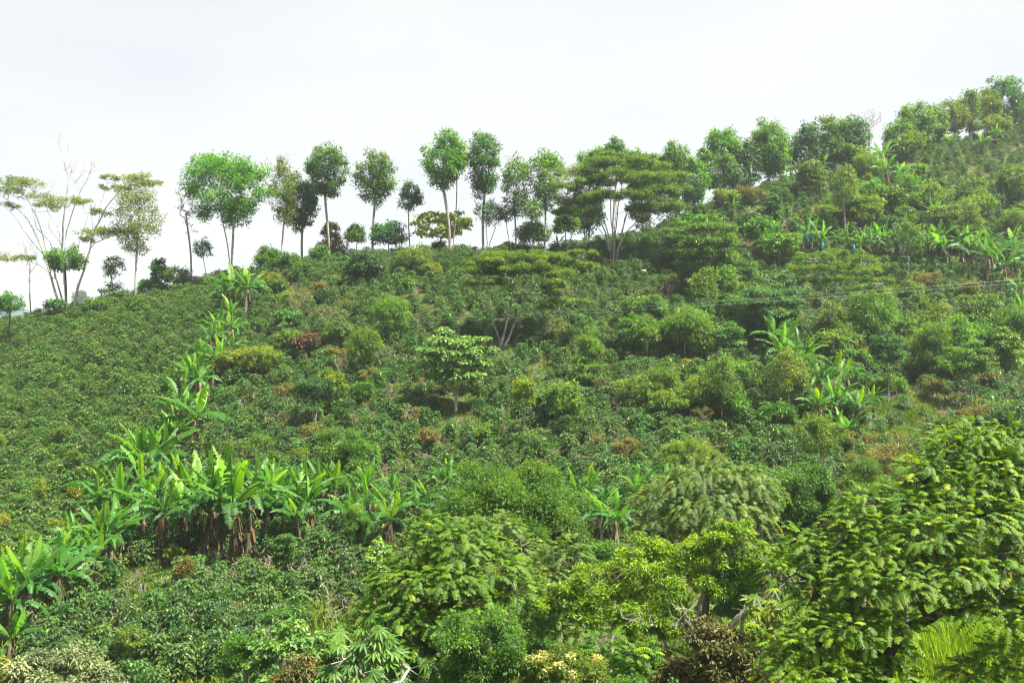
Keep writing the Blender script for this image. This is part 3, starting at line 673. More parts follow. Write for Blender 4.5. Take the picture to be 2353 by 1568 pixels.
# ------------------------------------------------------------------ the trees along the ridge, left to right
RG = "trees standing along the ridge"
def stems_tree(name, label, Y, foot, limbs, pads, lm='olive', bark='bark', lr=.5, group=None, cov=2.2, dead=()):
    """a tree whose stems and leaf pads are given one by one: limbs = [(points, radius foot, radius end)], points = (u, v, depth offset)"""
    NT[0] += 1; rs = np.random.RandomState(NT[0]*17+5); bu, bv = foot; bx = (bu-1176)/FOC*Y; bz = float(gz(bx, Y))-.1
    o = empty(name, (bx, Y, bz)); tag(o, label, 'tree', group); org = np.array([bx, Y, bz]); mk = MB(); nodes = []
    def L(p): return P(p[0], p[1], Y)+[0, p[2], 0]-org
    for pl, a, b in limbs:
        q = np.array([L(p) for p in pl]); t = np.linspace(0, len(q)-1, len(q)*3); q = np.stack([np.interp(t, range(len(q)), q[:, i]) for i in range(3)], 1)
        q[:, 0:2] += smooth(rs.normal(0, .12, (len(q), 2)), 1, 0)*(np.arange(len(q)) > 0)[:, None]
        if q[0][2] < .6: q[0][2] = min(q[0][2], -.1)
        polytube(mk, q, np.linspace(a, b, len(q))*lr, 7); nodes += [(p, b) for p in q[len(q)//3:]]
    NP = np.array([p for p, _ in nodes]); C = []; rc = []
    for (u, v, dy, wp, hp) in pads:
        c = L((u, v, dy)); aw = wp*1.25/FOC*Y/2; ah = hp*1.3/FOC*Y/2; k = max(6, int(aw*7))
        for i in range(k):
            an = rs.uniform(0, 6.28); rr = rs.uniform(0, 1)**.5*.95; q = c+np.array([math.cos(an)*rr*aw, math.sin(an)*rr*min(aw, 2.5), rs.normal(0, .25)*ah+ah*.3*(1-rr*2)]); C.append(q); rc.append(max(.35, min(aw*.3, ah*1.1))*rs.uniform(.6, 1.3))
            j = np.argmin(np.linalg.norm(NP-q, axis=1)+2*np.maximum(0, NP[:, 2]-q[2]+.2)); mid = (NP[j]+q)/2+[0, 0, -.12]*1
            tubes(mk, [NP[j], mid], [mid, q], [.035, .024], [.024, .01], 4)
    for (u, v, dy, n, sp_) in dead:   # bare twigs
        c = L((u, v, dy))
        for i in range(n):
            d = norm(np.array([rs.normal(0, .7), rs.normal(0, .7), rs.uniform(.3, 1)])); a = c-d*.2; m_ = a+d*sp_*rs.uniform(.4, .9)+[0, 0, 0]; e = m_+norm(d+rs.normal(0, .4, 3))*sp_*.6
            tubes(mk, [a, m_], [m_, e], [.022, .014], [.014, .006], 3)
            for _ in range(2): e2 = m_+norm(d+rs.normal(0, .6, 3))*sp_*.5; tubes(mk, [m_], [e2], .012, .005, 3)
    mk.build("trunk", M[bark], o)
    if C:
        C = np.array(C); rc = np.array(rc); Lf = .0026*Y*.85; W = Lf*.34; mf = MB(); nl = int(1.3*cov*PI*np.mean(rc)**2*.55/(.5*Lf*W)); foliage(mf, rs, C, rc, nl, Lf, W, .42, .15)
        mf.build("crown", M[lm], o)
    return o
stems_tree("umbrella_tree", "many-stemmed dying umbrella tree with pale fanned stems at far left", 128, (148, 712),
 [([(140,712,0),(118,640,0),(92,560,0),(60,500,0),(22,462,0),(-15,440,0)], .3, .05), ([(146,712,.5),(112,600,.8),(90,540,1),(75,490,1),(50,445,1)], .24, .05),
  ([(150,714,.3),(146,640,.3),(140,560,.3),(144,505,.2),(152,460,0),(158,410,0),(150,385,0),(140,345,0),(136,326,0)], .3, .03), ([(158,410,0),(166,390,0),(170,350,0),(158,338,0)], .06, .02),
  ([(152,712,-.4),(152,620,-.6),(155,540,-.8),(175,480,-.8),(192,440,-.8),(212,398,-.8),(224,380,-.8)], .2, .025), ([(165,712,0),(175,650,.6),(195,590,1),(215,520,1),(240,470,1),(275,425,1),(300,405,1)], .3, .05),
  ([(168,712,0),(185,650,-.5),(205,600,-1),(225,560,-1),(258,545,-1),(290,537,-1),(310,530,-1)], .2, .04), ([(128,680,0),(100,600,1.5),(60,550,1.5),(30,510,1.5),(0,470,1.5)], .16, .03),
  ([(118,640,.5),(92,610,.5),(60,598,.5),(20,596,0),(-20,600,0)], .12, .03), ([(118,640,1),(108,560,1.4),(72,520,1.4),(60,470,1.4),(66,440,1.4)], .13, .03),
  ([(146,600,.2),(130,520,.2),(104,480,.2),(98,455,.2)], .1, .03), ([(172,620,-.4),(186,545,-.4),(205,500,-.4),(190,460,-.4),(180,430,-.4)], .1, .02),
  ([(140,560,0),(120,520,-1),(115,470,-1),(120,440,-1)], .09, .02), ([(215,520,1),(222,480,1.2),(232,440,1.2),(238,410,1.2)], .07, .02), ([(195,590,1),(200,520,1.6),(198,480,1.6)], .09, .02)],
 [(20,412,0,60,16),(55,418,0,70,20),(15,432,0,60,22),(78,448,1,60,26),(98,468,1,60,20),(148,457,0,70,18),(190,460,-.5,40,14),(245,402,1,34,14),(300,405,1,90,20),(340,415,1,50,14),(256,427,1,60,10),
  (222,483,1,44,14),(222,535,-1,60,22),(260,530,-1,60,18),(300,534,-1,50,20),(40,590,0,80,16),(205,548,-1,36,16),(8,465,1,40,14)], 'olive', 'barkpale', cov=1.15,
 dead=[(136,330,0,5,1.6),(158,345,0,4,1.5),(150,390,0,7,2.2),(190,440,-.8,7,2.2),(212,398,-.8,8,2.0),(224,384,-.8,6,1.6),(176,420,-.4,6,1.8),(120,444,-1,6,1.8),(98,455,0,5,1.6),(165,395,0,5,1.8),(198,480,1.6,5,1.5)])
tree('teal', "leafy_tree", "small bright green tree hiding the foot of the many-stemmed dying umbrella tree", 152, 556, 632, 112, Y=126, form='layer', stems=1, cov=2.0, mat='fresh', bark='barkdark', dz=0)
bare("bare_sapling", "thin leafless sapling left of the many-stemmed dying umbrella tree", 62, 535, 60, Y=127, n=110, vfork=665, trunk_u=72, girth=.09)
tree('busholive', "small_tree", "small round tree on a crooked dark stem at the far left edge", 22, 668, 722, 88, Y=116, trunk_u=14, bark='barkdark', mat='fresh', cov=2.1, form='round')
tree('busholive', "small_tree", "small sparse brown-green tree between the umbrella tree and the sparse pale ridge tree", 256, 580, 640, 64, Y=128, form='round', cov=1.0, bark='barkdark', trunk_u=262)
tree('busholive', "shrub", "straggly low shrub with drooping pale leaves under the sparse brown-green tree", 262, 645, 700, 66, Y=127, cov=1.1, mat='mid')
tree('busholive', "shrub", "yellow-green low shrub on the crest left of the sparse pale ridge tree", 236, 680, 720, 90, Y=124, mat='olive', cat='shrub')
tree('bushdark', "shrub", "dark low shrub on the crest under the dying umbrella tree", 130, 683, 716, 56, Y=124, cat='shrub', mat='teal')
tree('sparse', "sparse_tree", "tall pale tree with thin yellow-green see-through foliage left of the largest round tree", 312, 402, 590, 122, Y=127, trunk_u=311, forkv=520, mat='olive', cov=1.15, girth=.2, group=RG)
tree('dark', "small_tree", "dark narrow-topped shrub tree standing right of the sparse pale ridge tree", 366, 586, 668, 48, Y=127, mat='teal', form='column', trunk_u=370)
tree('bush', "bush", "broad green bush on the crest below the thin leaning ridge tree", 404, 608, 665, 74, Y=127, mat='fresh', cat='bush', cov=2)
tree('bush', "bush", "low wide green bush behind the crest right of the sparse pale trunk", 345, 640, 676, 62, Y=129, mat='fresh', cat='bush')
bare("thin_tree", "tall thin nearly leafless tree beside the largest round tree", 425, 412, 60, Y=127, n=130, vfork=560, trunk_u=440, leafn=10, lmat='mid', girth=.12)
tree('sparse', "thin_tree", "short thin tree with a small scruffy crown on a bent stem beside the largest round tree", 466, 543, 594, 44, Y=127, trunk_u=476, forkv=590, mat='teal', cov=1.5, girth=.07, form='round')
tree('fresh', "round_tree", "largest round bright green tree on the ridge with its trunk forked low in a V", 522, 336, 522, 208, Y=127, trunk_u=532, stems=2, forkv=470, cov=2.9, girth=.3, group=RG, form='round')
tree('sparse', "sparse_tree", "slim tree with thin olive-brown foliage right of the largest round tree", 650, 354, 530, 80, Y=129, trunk_u=647, forkv=470, cov=1.25, girth=.17, group=RG)
tree('dark', "dark_tree", "darkest ridge tree with a ragged drooping crown behind the slim olive-brown tree", 690, 395, 530, 104, Y=133, trunk_u=695, cov=3.2, girth=.24, group=RG)
tree('teal', "round_tree", "ridge tree with a dense bluish-green crown above the darkest ragged tree", 752, 320, 462, 112, Y=130, trunk_u=757, cov=2.8, girth=.24, group=RG)
tree('teal', "round_tree", "ridge tree with a dull grey-green crown left of the short cone-shaped tree", 861, 332, 476, 106, Y=130, trunk_u=855, cov=2.3, mat='mid', girth=.24, group=RG)
tree('teal', "small_tree", "short slim tree with a small cone-shaped dark crown above the pale domed tree", 942, 408, 492, 58, Y=131, trunk_u=942, cov=2.4, form='egg', girth=.13, group=RG)
tree('big', "domed_tree", "pale yellow-green dome-shaped tree with large leaves behind a tall straight trunk", 1012, 474, 572, 150, Y=134, form='dome', cov=1.15, mat='pale', bark='bark', lsc=.8)
tree('lime', "round_tree", "tall straight ridge tree with a yellow-lit crown in front of the pale dome", 1020, 292, 450, 128, Y=129, trunk_u=1036, forkv=440, cov=2.0, mat='fresh', girth=.3, group=RG, form='oval')
tree('lime', "round_tree", "round tree with the yellowest crown of the two tallest overlapping ridge trees", 1048, 318, 400, 66, Y=130.5, trunk_u=1040, cov=2.3, girth=.12, form='round')
tree('teal', "round_tree", "tallest ridge tree with a long dull green crown right of the yellow-lit crown", 1110, 282, 470, 92, Y=131, trunk_u=1110, cov=2.4, mat='teal', girth=.27, form='oval', group=RG)
tree('sparse', "small_tree", "small forked grey-leaved tree under the tallest ridge tree", 1125, 455, 520, 76, Y=131, trunk_u=1118, forkv=520, stems=2, mat='teal', cov=1.4, girth=.12, form='round')
tree('sparse', "small_tree", "leaning small grey-leaved tree between the tallest ridge tree and the slender bright tree", 1163, 468, 510, 44, Y=131, trunk_u=1178, forkv=510, mat='teal', cov=1.4, girth=.08, form='round')
tree('oval', "slender_tree", "slender ridge tree with an open bright green crown and see-through lower branches", 1186, 342, 505, 84, Y=131, trunk_u=1184, cov=1.6, girth=.18, group=RG)
tree('oval', "slender_tree", "fuller green ridge tree with a dark stem left of the tall crest umbrella tree", 1254, 330, 490, 94, Y=131, trunk_u=1250, cov=2.1, girth=.22, group=RG)
tree('busholive', "small_tree", "small crooked tree with a dark bent stem below the fuller green ridge tree", 1222, 450, 520, 60, Y=129, trunk_u=1228, mat='mid', bark='barkdark', cov=1.3, form='round')
tree('bush', "bush", "round green bush on the crest between two slender ridge trees", 1222, 505, 572, 90, Y=132, mat='mid', cat='bush')
for i, (u, vt, vc, wp, vb_, sp, mt, lb) in enumerate([
 (760, 508, 545, 40, 590, 'bushyellow', 'olive', "small olive bush behind the foot of the bluish-green ridge tree"),
 (762, 540, 590, 66, 600, 'bushred', 'dry', "orange-brown bush on the crest beside the bluish-green tree's trunk"),
 (735, 555, 600, 50, 606, 'bush', 'teal', "open bluish bush on the crest left of the orange-brown bush"),
 (818, 512, 555, 48, 590, 'bush', 'mid', "round green bush on the crest left of the grey-green crowned tree's trunk"),
 (893, 507, 560, 84, 585, 'bushdark', 'teal', "dark umbrella-shaped bush on the ridge right of the grey-green tree's trunk"),
 (838, 566, 640, 92, 655, 'bushdark', 'dark', "large dark glossy bush on the upper slope below the ridge trunks"),
 (950, 552, 618, 84, 632, 'dryish', 'olive', "rounded olive and rust bush below the short cone-crowned tree"),
 (1008, 550, 580, 46, 590, 'bush', 'mid', "small green bush at the foot of the pale dome"),
 (615, 562, 610, 66, 620, 'busholive', 'mid', "loose green bush on the crest right of the largest round tree's trunk"),
 (665, 575, 612, 60, 618, 'busholive', 'teal', "thin see-through bush on the crest by the darkest tree's trunk"),
 (620, 622, 660, 60, 668, 'bushyellow', 'yellow', "yellow-green bush beside the highest bananas"),
 (990, 600, 632, 50, 640, 'bushyellow', 'yellow', "small pale yellow bush below the olive and rust bush"),
 (1180, 555, 585, 80, 596, 'bushyellow', 'yellow', "pale yellow-green flat bush on the crest above the mid-slope umbrella tree"),
 (1060, 560, 578, 60, 585, 'bush', 'dark', "dark low bush on the crest line right of the tall straight trunk"),
 (1300, 470, 545, 60, 575, 'bush', 'mid', "leafy drooping tree on the skyline left of the crest umbrella tree")]):
    vc += 18; wp *= 1.12
    tree(sp, "bush", lb, u, vt, vc, wp, vb=vb_ if vb_ > 610 else None, Y=None if vb_ > 610 else min(crest(u)+1.5, 134), cat='bush', mat=mt)

# the big group behind and right of the crest umbrella tree
for (u, vt, vc, wp, Y, tu, sp, mt, cv, nm, lb) in [
 (1410, 307, 400, 66, 140, 1408, 'dark', 'teal', 2.8, "tree", "dark bluish crown rising above the middle of the crest umbrella tree"),
 (1362, 332, 440, 82, 139, 1350, 'fresh', 'fresh', 2.6, "tree", "fresh green crown behind the left half of the crest umbrella tree"),
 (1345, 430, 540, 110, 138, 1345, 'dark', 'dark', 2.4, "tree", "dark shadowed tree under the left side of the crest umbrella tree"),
 (1470, 338, 450, 100, 141, 1478, 'fresh', 'fresh', 2.6, "tree", "fresh green crown behind the right half of the crest umbrella tree"),
 (1482, 400, 530, 96, 140, 1500, 'dark', 'teal', 2.4, "tree", "deep green tree with pale twin trunks right of the crest umbrella tree's stems"),
 (1548, 315, 470, 90, 143, 1552, 'oval', 'mid', 2.4, "tree", "tall mid-green crown topping the group right of the crest umbrella tree"),
 (1592, 352, 500, 78, 142, 1560, 'lime', 'fresh', 2.4, "tree", "bright yellow-green crown at the right end of the crest group"),
 (1540, 440, 520, 60, 141, 1525, 'sparse', 'olive', 1.1, "tree", "sparse tree with a flaring pale trunk in the crest group"),
 (1325, 455, 540, 40, 137, 1297, 'sparse', 'mid', 1.4, "tree", "slim tree with a thin upright pale trunk at the left end of the crest group"),
 (1618, 330, 380, 44, 149, 1612, 'sparse', 'fresh', 1.8, "tree", "small feathery-topped tree peeping over the crest group's right shoulder"),
 (1661, 291, 360, 76, 152, 1662, 'fresh', 'fresh', 2.8, "tree", "round bright-topped tree left of the tall dense pair of ridge trees"),
 (1655, 345, 430, 88, 149, 1650, 'dark', 'teal', 2.6, "tree", "dark bluish tree below the round bright-topped tree"),
 (1705, 318, 425, 70, 152, 1705, 'dark', 'dark', 2.6, "tree", "narrow dark tree filling the gap left of the densest ridge tree"),
 (1766, 270, 400, 98, 156, 1765, 'fresh', 'fresh', 3.2, "tree", "densest tall ridge tree with a bright top and a dark lower half"),
 (1850, 285, 390, 78, 158, 1845, 'dark', 'dark', 2.6, "tree", "low dark spreading tree left of the widest dark crown on the right ridge"),
 (1905, 257, 370, 80, 160, 1900, 'oval', 'mid', 2.4, "tree", "green pointed crown in the middle of the right ridge group"),
 (1950, 262, 385, 88, 161, 1948, 'dark', 'teal', 2.8, "tree", "wide dark crown beside the bare winter-like tree"),
 (2065, 270, 350, 70, 167, 2062, 'fresh', 'fresh', 2.4, "tree", "light green low crown right of the bare tree"),
 (2105, 226, 330, 84, 170, 2108, 'oval', 'fresh', 2.3, "tree", "tall light green crown with a few yellow blossoms right of the bare tree"),
 (2150, 228, 320, 50, 172, 2152, 'oval', 'mid', 2.2, "tree", "slim green crown left of the yellow-flowered trees"),
 (2190, 222, 290, 66, 176, 2192, 'oval', 'olive', 2.0, "tree", "loose yellow-flowered crown on the right skyline"),
 (2226, 198, 285, 56, 178, 2226, 'sparse', 'mid', 2.0, "tree", "slender loose crown with two peaks on the right skyline"),
 (2268, 200, 290, 60, 180, 2265, 'bushyellow', 'olive', 2.2, "tree", "yellow-green rounded crown left of the highest tree"),
 (2305, 168, 280, 84, 182, 2300, 'oval', 'teal', 2.6, "tree", "highest tree on the skyline near the top right corner"),
 (2352, 210, 290, 50, 182, 2350, 'sparse', 'olive', 1.6, "tree", "thin yellowish tree cut by the right picture edge"),
 (2395, 190, 300, 70, 184, 2395, 'oval', 'mid', 2.2, "tree", "green tree beyond the right end of the skyline")]:
    if u > 1640: wp *= 1.25; vc += 22
    tree(sp, nm, lb, u, vt, vc, wp, Y=Y, trunk_u=tu, mat=mt, cov=cv, bark='barkpale' if 1340 < u < 1620 else 'bark')
bare("bare_tree", "leafless fan-shaped tree on the right skyline beside the wide dark crown", 1996, 250, 76, Y=162, n=210, vfork=315, trunk_u=1994, girth=.16)
umb = stems_tree("umbrella_tree", "tall flat-topped umbrella tree with many slender stems in a V on the crest", 126, (1408, 605),
 [([(1406,608,0),(1398,560,0),(1385,520,0),(1370,470,0),(1345,430,0),(1322,400,0)], .22, .05), ([(1408,608,.3),(1400,540,.6),(1380,470,1),(1375,420,1),(1360,385,1)], .18, .04),
  ([(1410,608,-.3),(1408,540,-.4),(1402,470,-.5),(1395,410,-.5),(1385,370,-.5)], .18, .04), ([(1410,608,.2),(1416,540,.3),(1420,470,.3),(1428,410,.3),(1440,368,.3)], .2, .04),
  ([(1412,608,0),(1424,550,.5),(1440,500,.8),(1462,450,.9),(1490,400,1)], .2, .05), ([(1412,608,-.2),(1430,545,-.6),(1462,505,-1),(1500,470,-1.2),(1535,440,-1.2)], .18, .04),
  ([(1402,580,0),(1385,540,-.6),(1352,500,-.8),(1325,470,-1),(1300,450,-1)], .12, .03), ([(1414,590,.4),(1432,530,1.2),(1445,480,1.4),(1475,440,1.4),(1510,410,1.4)], .12, .03),
  ([(1408,560,-1),(1412,500,-1.6),(1410,450,-2),(1415,410,-2)], .1, .03)],
 [(1325,392,0,90,22),(1385,372,0,100,22),(1440,366,0,100,20),(1490,378,.6,90,22),(1530,400,.5,80,24),(1300,430,-1,70,20),(1350,420,-1.4,90,24),(1415,405,-2,110,24),(1475,412,-1.4,90,22),
  (1320,460,-1,80,22),(1370,450,-1.6,80,20),(1440,448,-2,90,20),(1510,440,-1.4,90,22),(1550,430,0,60,20),(1300,485,-.8,60,18),(1520,475,-1.2,90,22),(1470,480,-1.6,60,16),(1345,490,-1.2,60,18),(1400,352,1,80,14),(1470,356,1,60,14)],
 'umb', 'bark', cov=1.7)
# ------------------------------------------------------------------ trees standing on the slope
stems_tree("umbrella_tree", "low flat-topped umbrella tree with a leaning forked trunk in mid slope", 100, (1148, 826),
 [([(1143,828,0),(1152,780,0),(1166,730,0),(1172,700,0),(1178,660,0),(1170,635,0),(1150,605,0)], .2, .05), ([(1150,828,0),(1170,775,.3),(1188,735,.5),(1205,690,.6),(1230,650,.8),(1262,605,1)], .18, .04),
  ([(1150,790,0),(1134,745,-.4),(1120,700,-.6),(1100,660,-.8)], .09, .03), ([(1172,700,0),(1190,680,-.5),(1215,660,-.8),(1255,640,-1)], .08, .03), ([(1178,660,0),(1195,630,-.6),(1210,600,-.8)], .08, .03), ([(1205,690,.6),(1222,640,.9),(1232,600,1)], .07, .03),
  ([(1180,740,.3),(1215,725,-.6),(1260,712,-1),(1300,700,-1.2)], .06, .02), ([(1178,660,0),(1168,620,.8),(1180,590,1)], .07, .03)],
 [(1130,600,0,110,18),(1190,588,0,120,16),(1245,590,.5,110,18),(1295,600,.8,70,18),(1100,622,-.6,80,16),(1160,622,-1,90,16),(1225,618,-1.2,90,16),(1280,628,-1,70,16),(1100,648,-.8,60,14),(1340,575,1,60,14),
  (1280,655,-1.2,60,14),(1130,648,-1.4,60,12),(1310,690,-1.2,80,16),(1270,702,-1.2,60,12),(1160,590,0,120,22),(1220,585,.4,120,22),(1190,612,-1,150,20)], 'umb', 'bark', cov=2.8, lr=.75)
stems_tree("umbrella_tree", "olive-green umbrella tree with thin dark forked stems in front of the blue-bagged bananas", 84, (1908, 735),
 [([(1908,737,0),(1905,700,0),(1893,660,0),(1880,620,0),(1868,596,0)], .12, .03), ([(1912,737,0),(1916,690,.2),(1922,650,.3),(1925,610,.3)], .12, .03), ([(1914,737,0),(1925,690,-.3),(1945,650,-.5),(1975,620,-.6)], .1, .03),
  ([(1893,660,0),(1870,640,-.5),(1850,630,-.6)], .06, .02), ([(1925,680,-.3),(1960,665,-.8),(1995,655,-1)], .05, .02)],
 [(1870,590,0,90,18),(1925,582,0,100,18),(1975,592,.4,90,18),(2010,610,.4,60,16),(1850,615,-.4,70,16),(1910,612,-1,90,16),(1965,622,-1,80,16),(1935,640,-1.2,70,14),(1870,645,-.8,60,14),(2000,640,-.8,60,14),(1980,662,-1,60,12)], 'olive', 'bark', cov=2.2)
T2 = [  # kind, name, label, u, top, crown bottom, width, foot, extra
 ('big', "big_leaved_tree", "pale green tree with big heart-shaped leaves in tiers and a spotted pale trunk", 1047, 742, 898, 205, 948, dict(girth=.22, cov=4.2, form='layer', lsc=.68)),
 ('shade', "tiered_tree", "tiered bright green tree right of the crest umbrella tree", 1628, 478, 668, 175, 700, dict(cov=3)),
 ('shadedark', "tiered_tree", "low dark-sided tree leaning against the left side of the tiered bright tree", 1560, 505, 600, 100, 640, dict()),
 ('shade', "tiered_tree", "medium tiered tree with a pale straight trunk below the tiered bright tree", 1700, 584, 672, 112, 690, dict(mat='mid')),
 ('shade', "tiered_tree", "broad bluish tiered tree spreading over dark bananas right of centre", 1768, 636, 775, 200, 806, dict(cov=3, mat='teal', girth=.16)),
 ('shade', "tiered_tree", "small tiered shrub tree below the medium tiered tree", 1722, 665, 720, 100, 738, dict(mat='mid')),
 ('bush', "tree", "pale leafy bush tree crossed by the wires left of the broad bluish tiered tree", 1600, 678, 748, 74, 765, dict(mat='teal')),
 ('shade', "tiered_tree", "round-headed tiered tree on a thin dark trunk high on the right slope", 2100, 296, 352, 74, 395, dict(cov=1.8, mat='olive', girth=.12)),
 ('shade', "tiered_tree", "flat-tiered green tree on a short dark trunk left of the slim long-stemmed tree", 1862, 362, 440, 90, 458, dict(mat='mid')),
 ('sparse', "slim_tree", "slim tree with thin yellow-brown foliage and a long dark stem on the right slope", 1940, 372, 475, 80, 560, dict(cov=1.3, forkv=440, mat='olive', girth=.11, bark='bark')),
 ('sparse', "slim_tree", "slim spindly tree with pale hanging leaves rising through the blue-bagged bananas", 2094, 485, 580, 90, 672, dict(cov=1.1, forkv=560, mat='mid', girth=.09, bark='barkdark')),
 ('shade', "tiered_tree", "broad low tiered tree above the blue-bagged bananas at right", 2195, 452, 552, 150, 565, dict(cov=2.8)),
 ('dark', "tree", "round dark tree directly left of the spindly tree among the bananas", 2046, 484, 550, 68, 565, dict()),
 ('bush', "bush", "round dark bush tree below the slim long-stemmed tree", 1893, 492, 545, 56, 552, dict(mat='teal')),
 ('shade', "tiered_tree", "slim tiered dark tree with a pale mossy stem at right", 2040, 752, 850, 104, 928, dict(mat='teal', forkv=830, girth=.1, cov=2.6)),
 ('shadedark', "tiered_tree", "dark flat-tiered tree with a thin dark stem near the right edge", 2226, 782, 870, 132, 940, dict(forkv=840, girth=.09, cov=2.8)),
 ('dark', "tree", "olive round-headed tree with a short stem in the lower right of centre slope", 1621, 738, 820, 78, 858, dict(mat='olive', cov=2.4)),
 ('pine', "conifer_like_tree", "dark pine-like tree with fine needles and pale multiple stems", 722, 858, 925, 94, 1002, dict(stems=3, form='round', cov=3)),
 ('bushred', "red_leaved_shrub", "round shrub with dark red young leaves on the left slope", 703, 758, 815, 84, 826, dict(cat='shrub')),
 ('bushyellow', "spreading_tree", "low wide yellow-green tree casting deep shade beside the diagonal bananas", 588, 785, 850, 150, 880, dict(form='layer', cov=2.4)),
 ('busholive', "spreading_tree", "yellowish lower limb tree left of the low wide yellow-green tree", 520, 800, 860, 70, 880, dict(cat='shrub', mat='yellow')),
 ('lime', "sapling", "small lime sapling left of centre slope with a thin pale stem", 836, 868, 918, 50, 945, dict(cat='sapling', mat='fresh', girth=.05)),
 ('lime', "sapling", "thin lime sapling with a straight pale stem below the big-leaved tree", 1203, 858, 945, 70, 1030, dict(cat='sapling', forkv=930, girth=.05, form='layer', mat='lime')),
 ('feathery', "feathery_tree", "feathery light green column-shaped tree right of the big-leaved tree", 1350, 748, 870, 66, 880, dict(mat='feather')),
 ('featherdome', "feathery_tree", "loose olive feathery tree between the white sack and the feathery column", 1478, 715, 790, 84, 810, dict(mat='olive')),
 ('feathery', "feathery_tree", "bright feathery bush above the middle of the banana row", 808, 975, 1090, 100, 1100, dict(form='cone')),
 ('feathery', "feathery_tree", "bright feathery column growing in front of the banana row", 822, 1145, 1285, 84, 1300, dict(cov=3)),
 ('feathery', "feathery_tree", "tall feathery light tree with a fallen branch near the right edge", 2142, 715, 880, 100, 890, dict(mat='feather', cov=2)),
 ('featherdome', "feathery_tree", "pale feathery shrub above the slim tiered dark tree", 2090, 640, 700, 70, 710, dict(mat='olive')),
 ('feathery', "feathery_tree", "bright feathery shrub right of the slim sparse tree", 1945, 430, 500, 76, 520, dict(mat='feather')),
 ('feathery', "feathery_tree", "light feathery shrub left of the upper right bananas", 2080, 395, 440, 60, 470, dict(mat='feather')),
 ('featherdome', "feathery_tree", "round light feathery shrub above the low tiered tree at right", 2098, 440, 490, 80, 500, dict(mat='feather')),
 ('feathery', "feathery_tree", "light feathery shrub at the right edge below the bare slope", 2330, 470, 540, 70, 560, dict(mat='feather')),
 ('feathery', "feathery_tree", "orange-tinged feathery shrub at the right edge under the wires", 2320, 690, 790, 90, 830, dict(mat='feather', cov=1.8)),
 ('shade', "small_tree", "small tiered tree with a thin pale stem below the banana row", 650, 1208, 1305, 76, 1362, dict(forkv=1300, girth=.05, mat='mid')),
 ('big', "small_tree", "little pale-leaved tree beside the brown banana stems at left", 258, 1300, 1350, 46, 1400, dict(mat='mid', lsc=.6, girth=.04)),
 ('shade', "small_tree", "small tiered yellow-topped tree on a thin stem by the lower edge", 298, 1425, 1505, 90, 1560, dict(forkv=1500, girth=.05, mat='olive')),
 ('bushyellow', "yellow_shrub", "glowing yellow-green shrub in front of brown banana stems", 405, 1248, 1300, 56, 1310, dict(cat='shrub', mat='yellow')),
 ('dryish', "dry_shrub", "orange-tinged twiggy shrub right of the glowing yellow shrub", 428, 1272, 1345, 56, 1368, dict(cat='shrub')),
 ('big', "heart_leaved_tree", "young tree with large dark heart-shaped leaves up one stem on the right slope", 1776, 435, 540, 44, 556, dict(form='column', mat='teal', lsc=.7)),
 ('bush', "bush", "pale silvery bush left of the heart-leaved young tree", 1735, 470, 530, 76, 545, dict(mat='grey')),
 ('dark', "dark_tree", "dark green glossy dense tree above the huge feather-leaved tree", 1845, 1015, 1340, 160, None, dict(Y=52, cov=3.4, mat='mid', bark='barkdark')),
 ('dark', "dark_tree", "dark leafy tree at the right edge above the huge feather-leaved tree", 2320, 900, 1130, 170, None, dict(Y=62, mat='dark', cov=3)),
 ('pine', "dark_tree", "dark tree between the dark glossy tree and the grassy gully", 1985, 1045, 1330, 170, None, dict(Y=50, mat='mid', form='layer', cov=3)),
 ('shade', "tree", "leafy tree at the lower end of the grassy gully", 2190, 962, 1120, 110, None, dict(Y=58, mat='mid')),
 ('sparse', "tree", "thin reddish-leaved tree with bare grey twigs above the dark glossy tree", 2040, 985, 1120, 170, None, dict(Y=54, mat='dry', cov=1.2)),
 ('sparse', "tree", "yellowish thin-leaved tree over the lowest bananas at right", 1880, 940, 1060, 140, None, dict(Y=60, mat='olive', cov=1.4)),
 ('bush', "bush", "grey-green bush between the right-hand bananas and the slim tiered tree", 1965, 900, 955, 90, 970, dict(mat='grey', lsc=.6)),
 ('dryish', "dry_bush", "orange-brown bush below the row of blue-bagged bananas", 2120, 622, 665, 90, 680, dict(cat='bush', cov=2)),
 ('dryish', "dry_bush", "small orange-brown bush under the wires at right", 2022, 655, 700, 54, 710, dict(cat='bush', cov=2)),
 ('dryish', "dry_bush", "rust and olive bush near the two wires at the right edge", 2228, 635, 690, 50, 700, dict(cat='bush', cov=2)),
 ('dryish', "dry_bush", "wide rust-tinged bush at the foot of the dark flat-tiered tree", 2250, 930, 985, 120, 1000, dict(cat='bush', cov=2.2)),
 ('dryish', "dry_bush", "wide brownish bush above the rounded fine-leaved tree's right side", 1440, 1000, 1060, 70, 1075, dict(cat='bush', cov=2.2)),
 ('dryish', "dry_bush", "wide reddish-green bush above the olive feather-leaved tree", 1580, 1000, 1085, 130, 1095, dict(cat='bush', cov=2.2, mat='feather')),
 ('bushyellow', "bush", "yellow-green bush on the right skyline slope below the flowered trees", 2280, 262, 315, 90, 330, dict(cat='bush', mat='olive')),
 ('bush', "bush", "dark rounded bush left of the upper right banana group", 2060, 318, 370, 60, 380, dict(cat='bush')),
 ('busholive', "bush", "olive bush on the right slope under the densest ridge tree", 1665, 430, 475, 80, 490, dict(cat='bush')),
 ('bush', "bush", "green bush on the right crest in front of the wide dark crown", 1945, 325, 372, 90, 385, dict(cat='bush', mat='mid')),
 ('dryish', "dry_bush", "straw-coloured brush patch left of the heart-leaved young tree", 1720, 425, 470, 90, 480, dict(cat='bush', cov=1.6)),
]
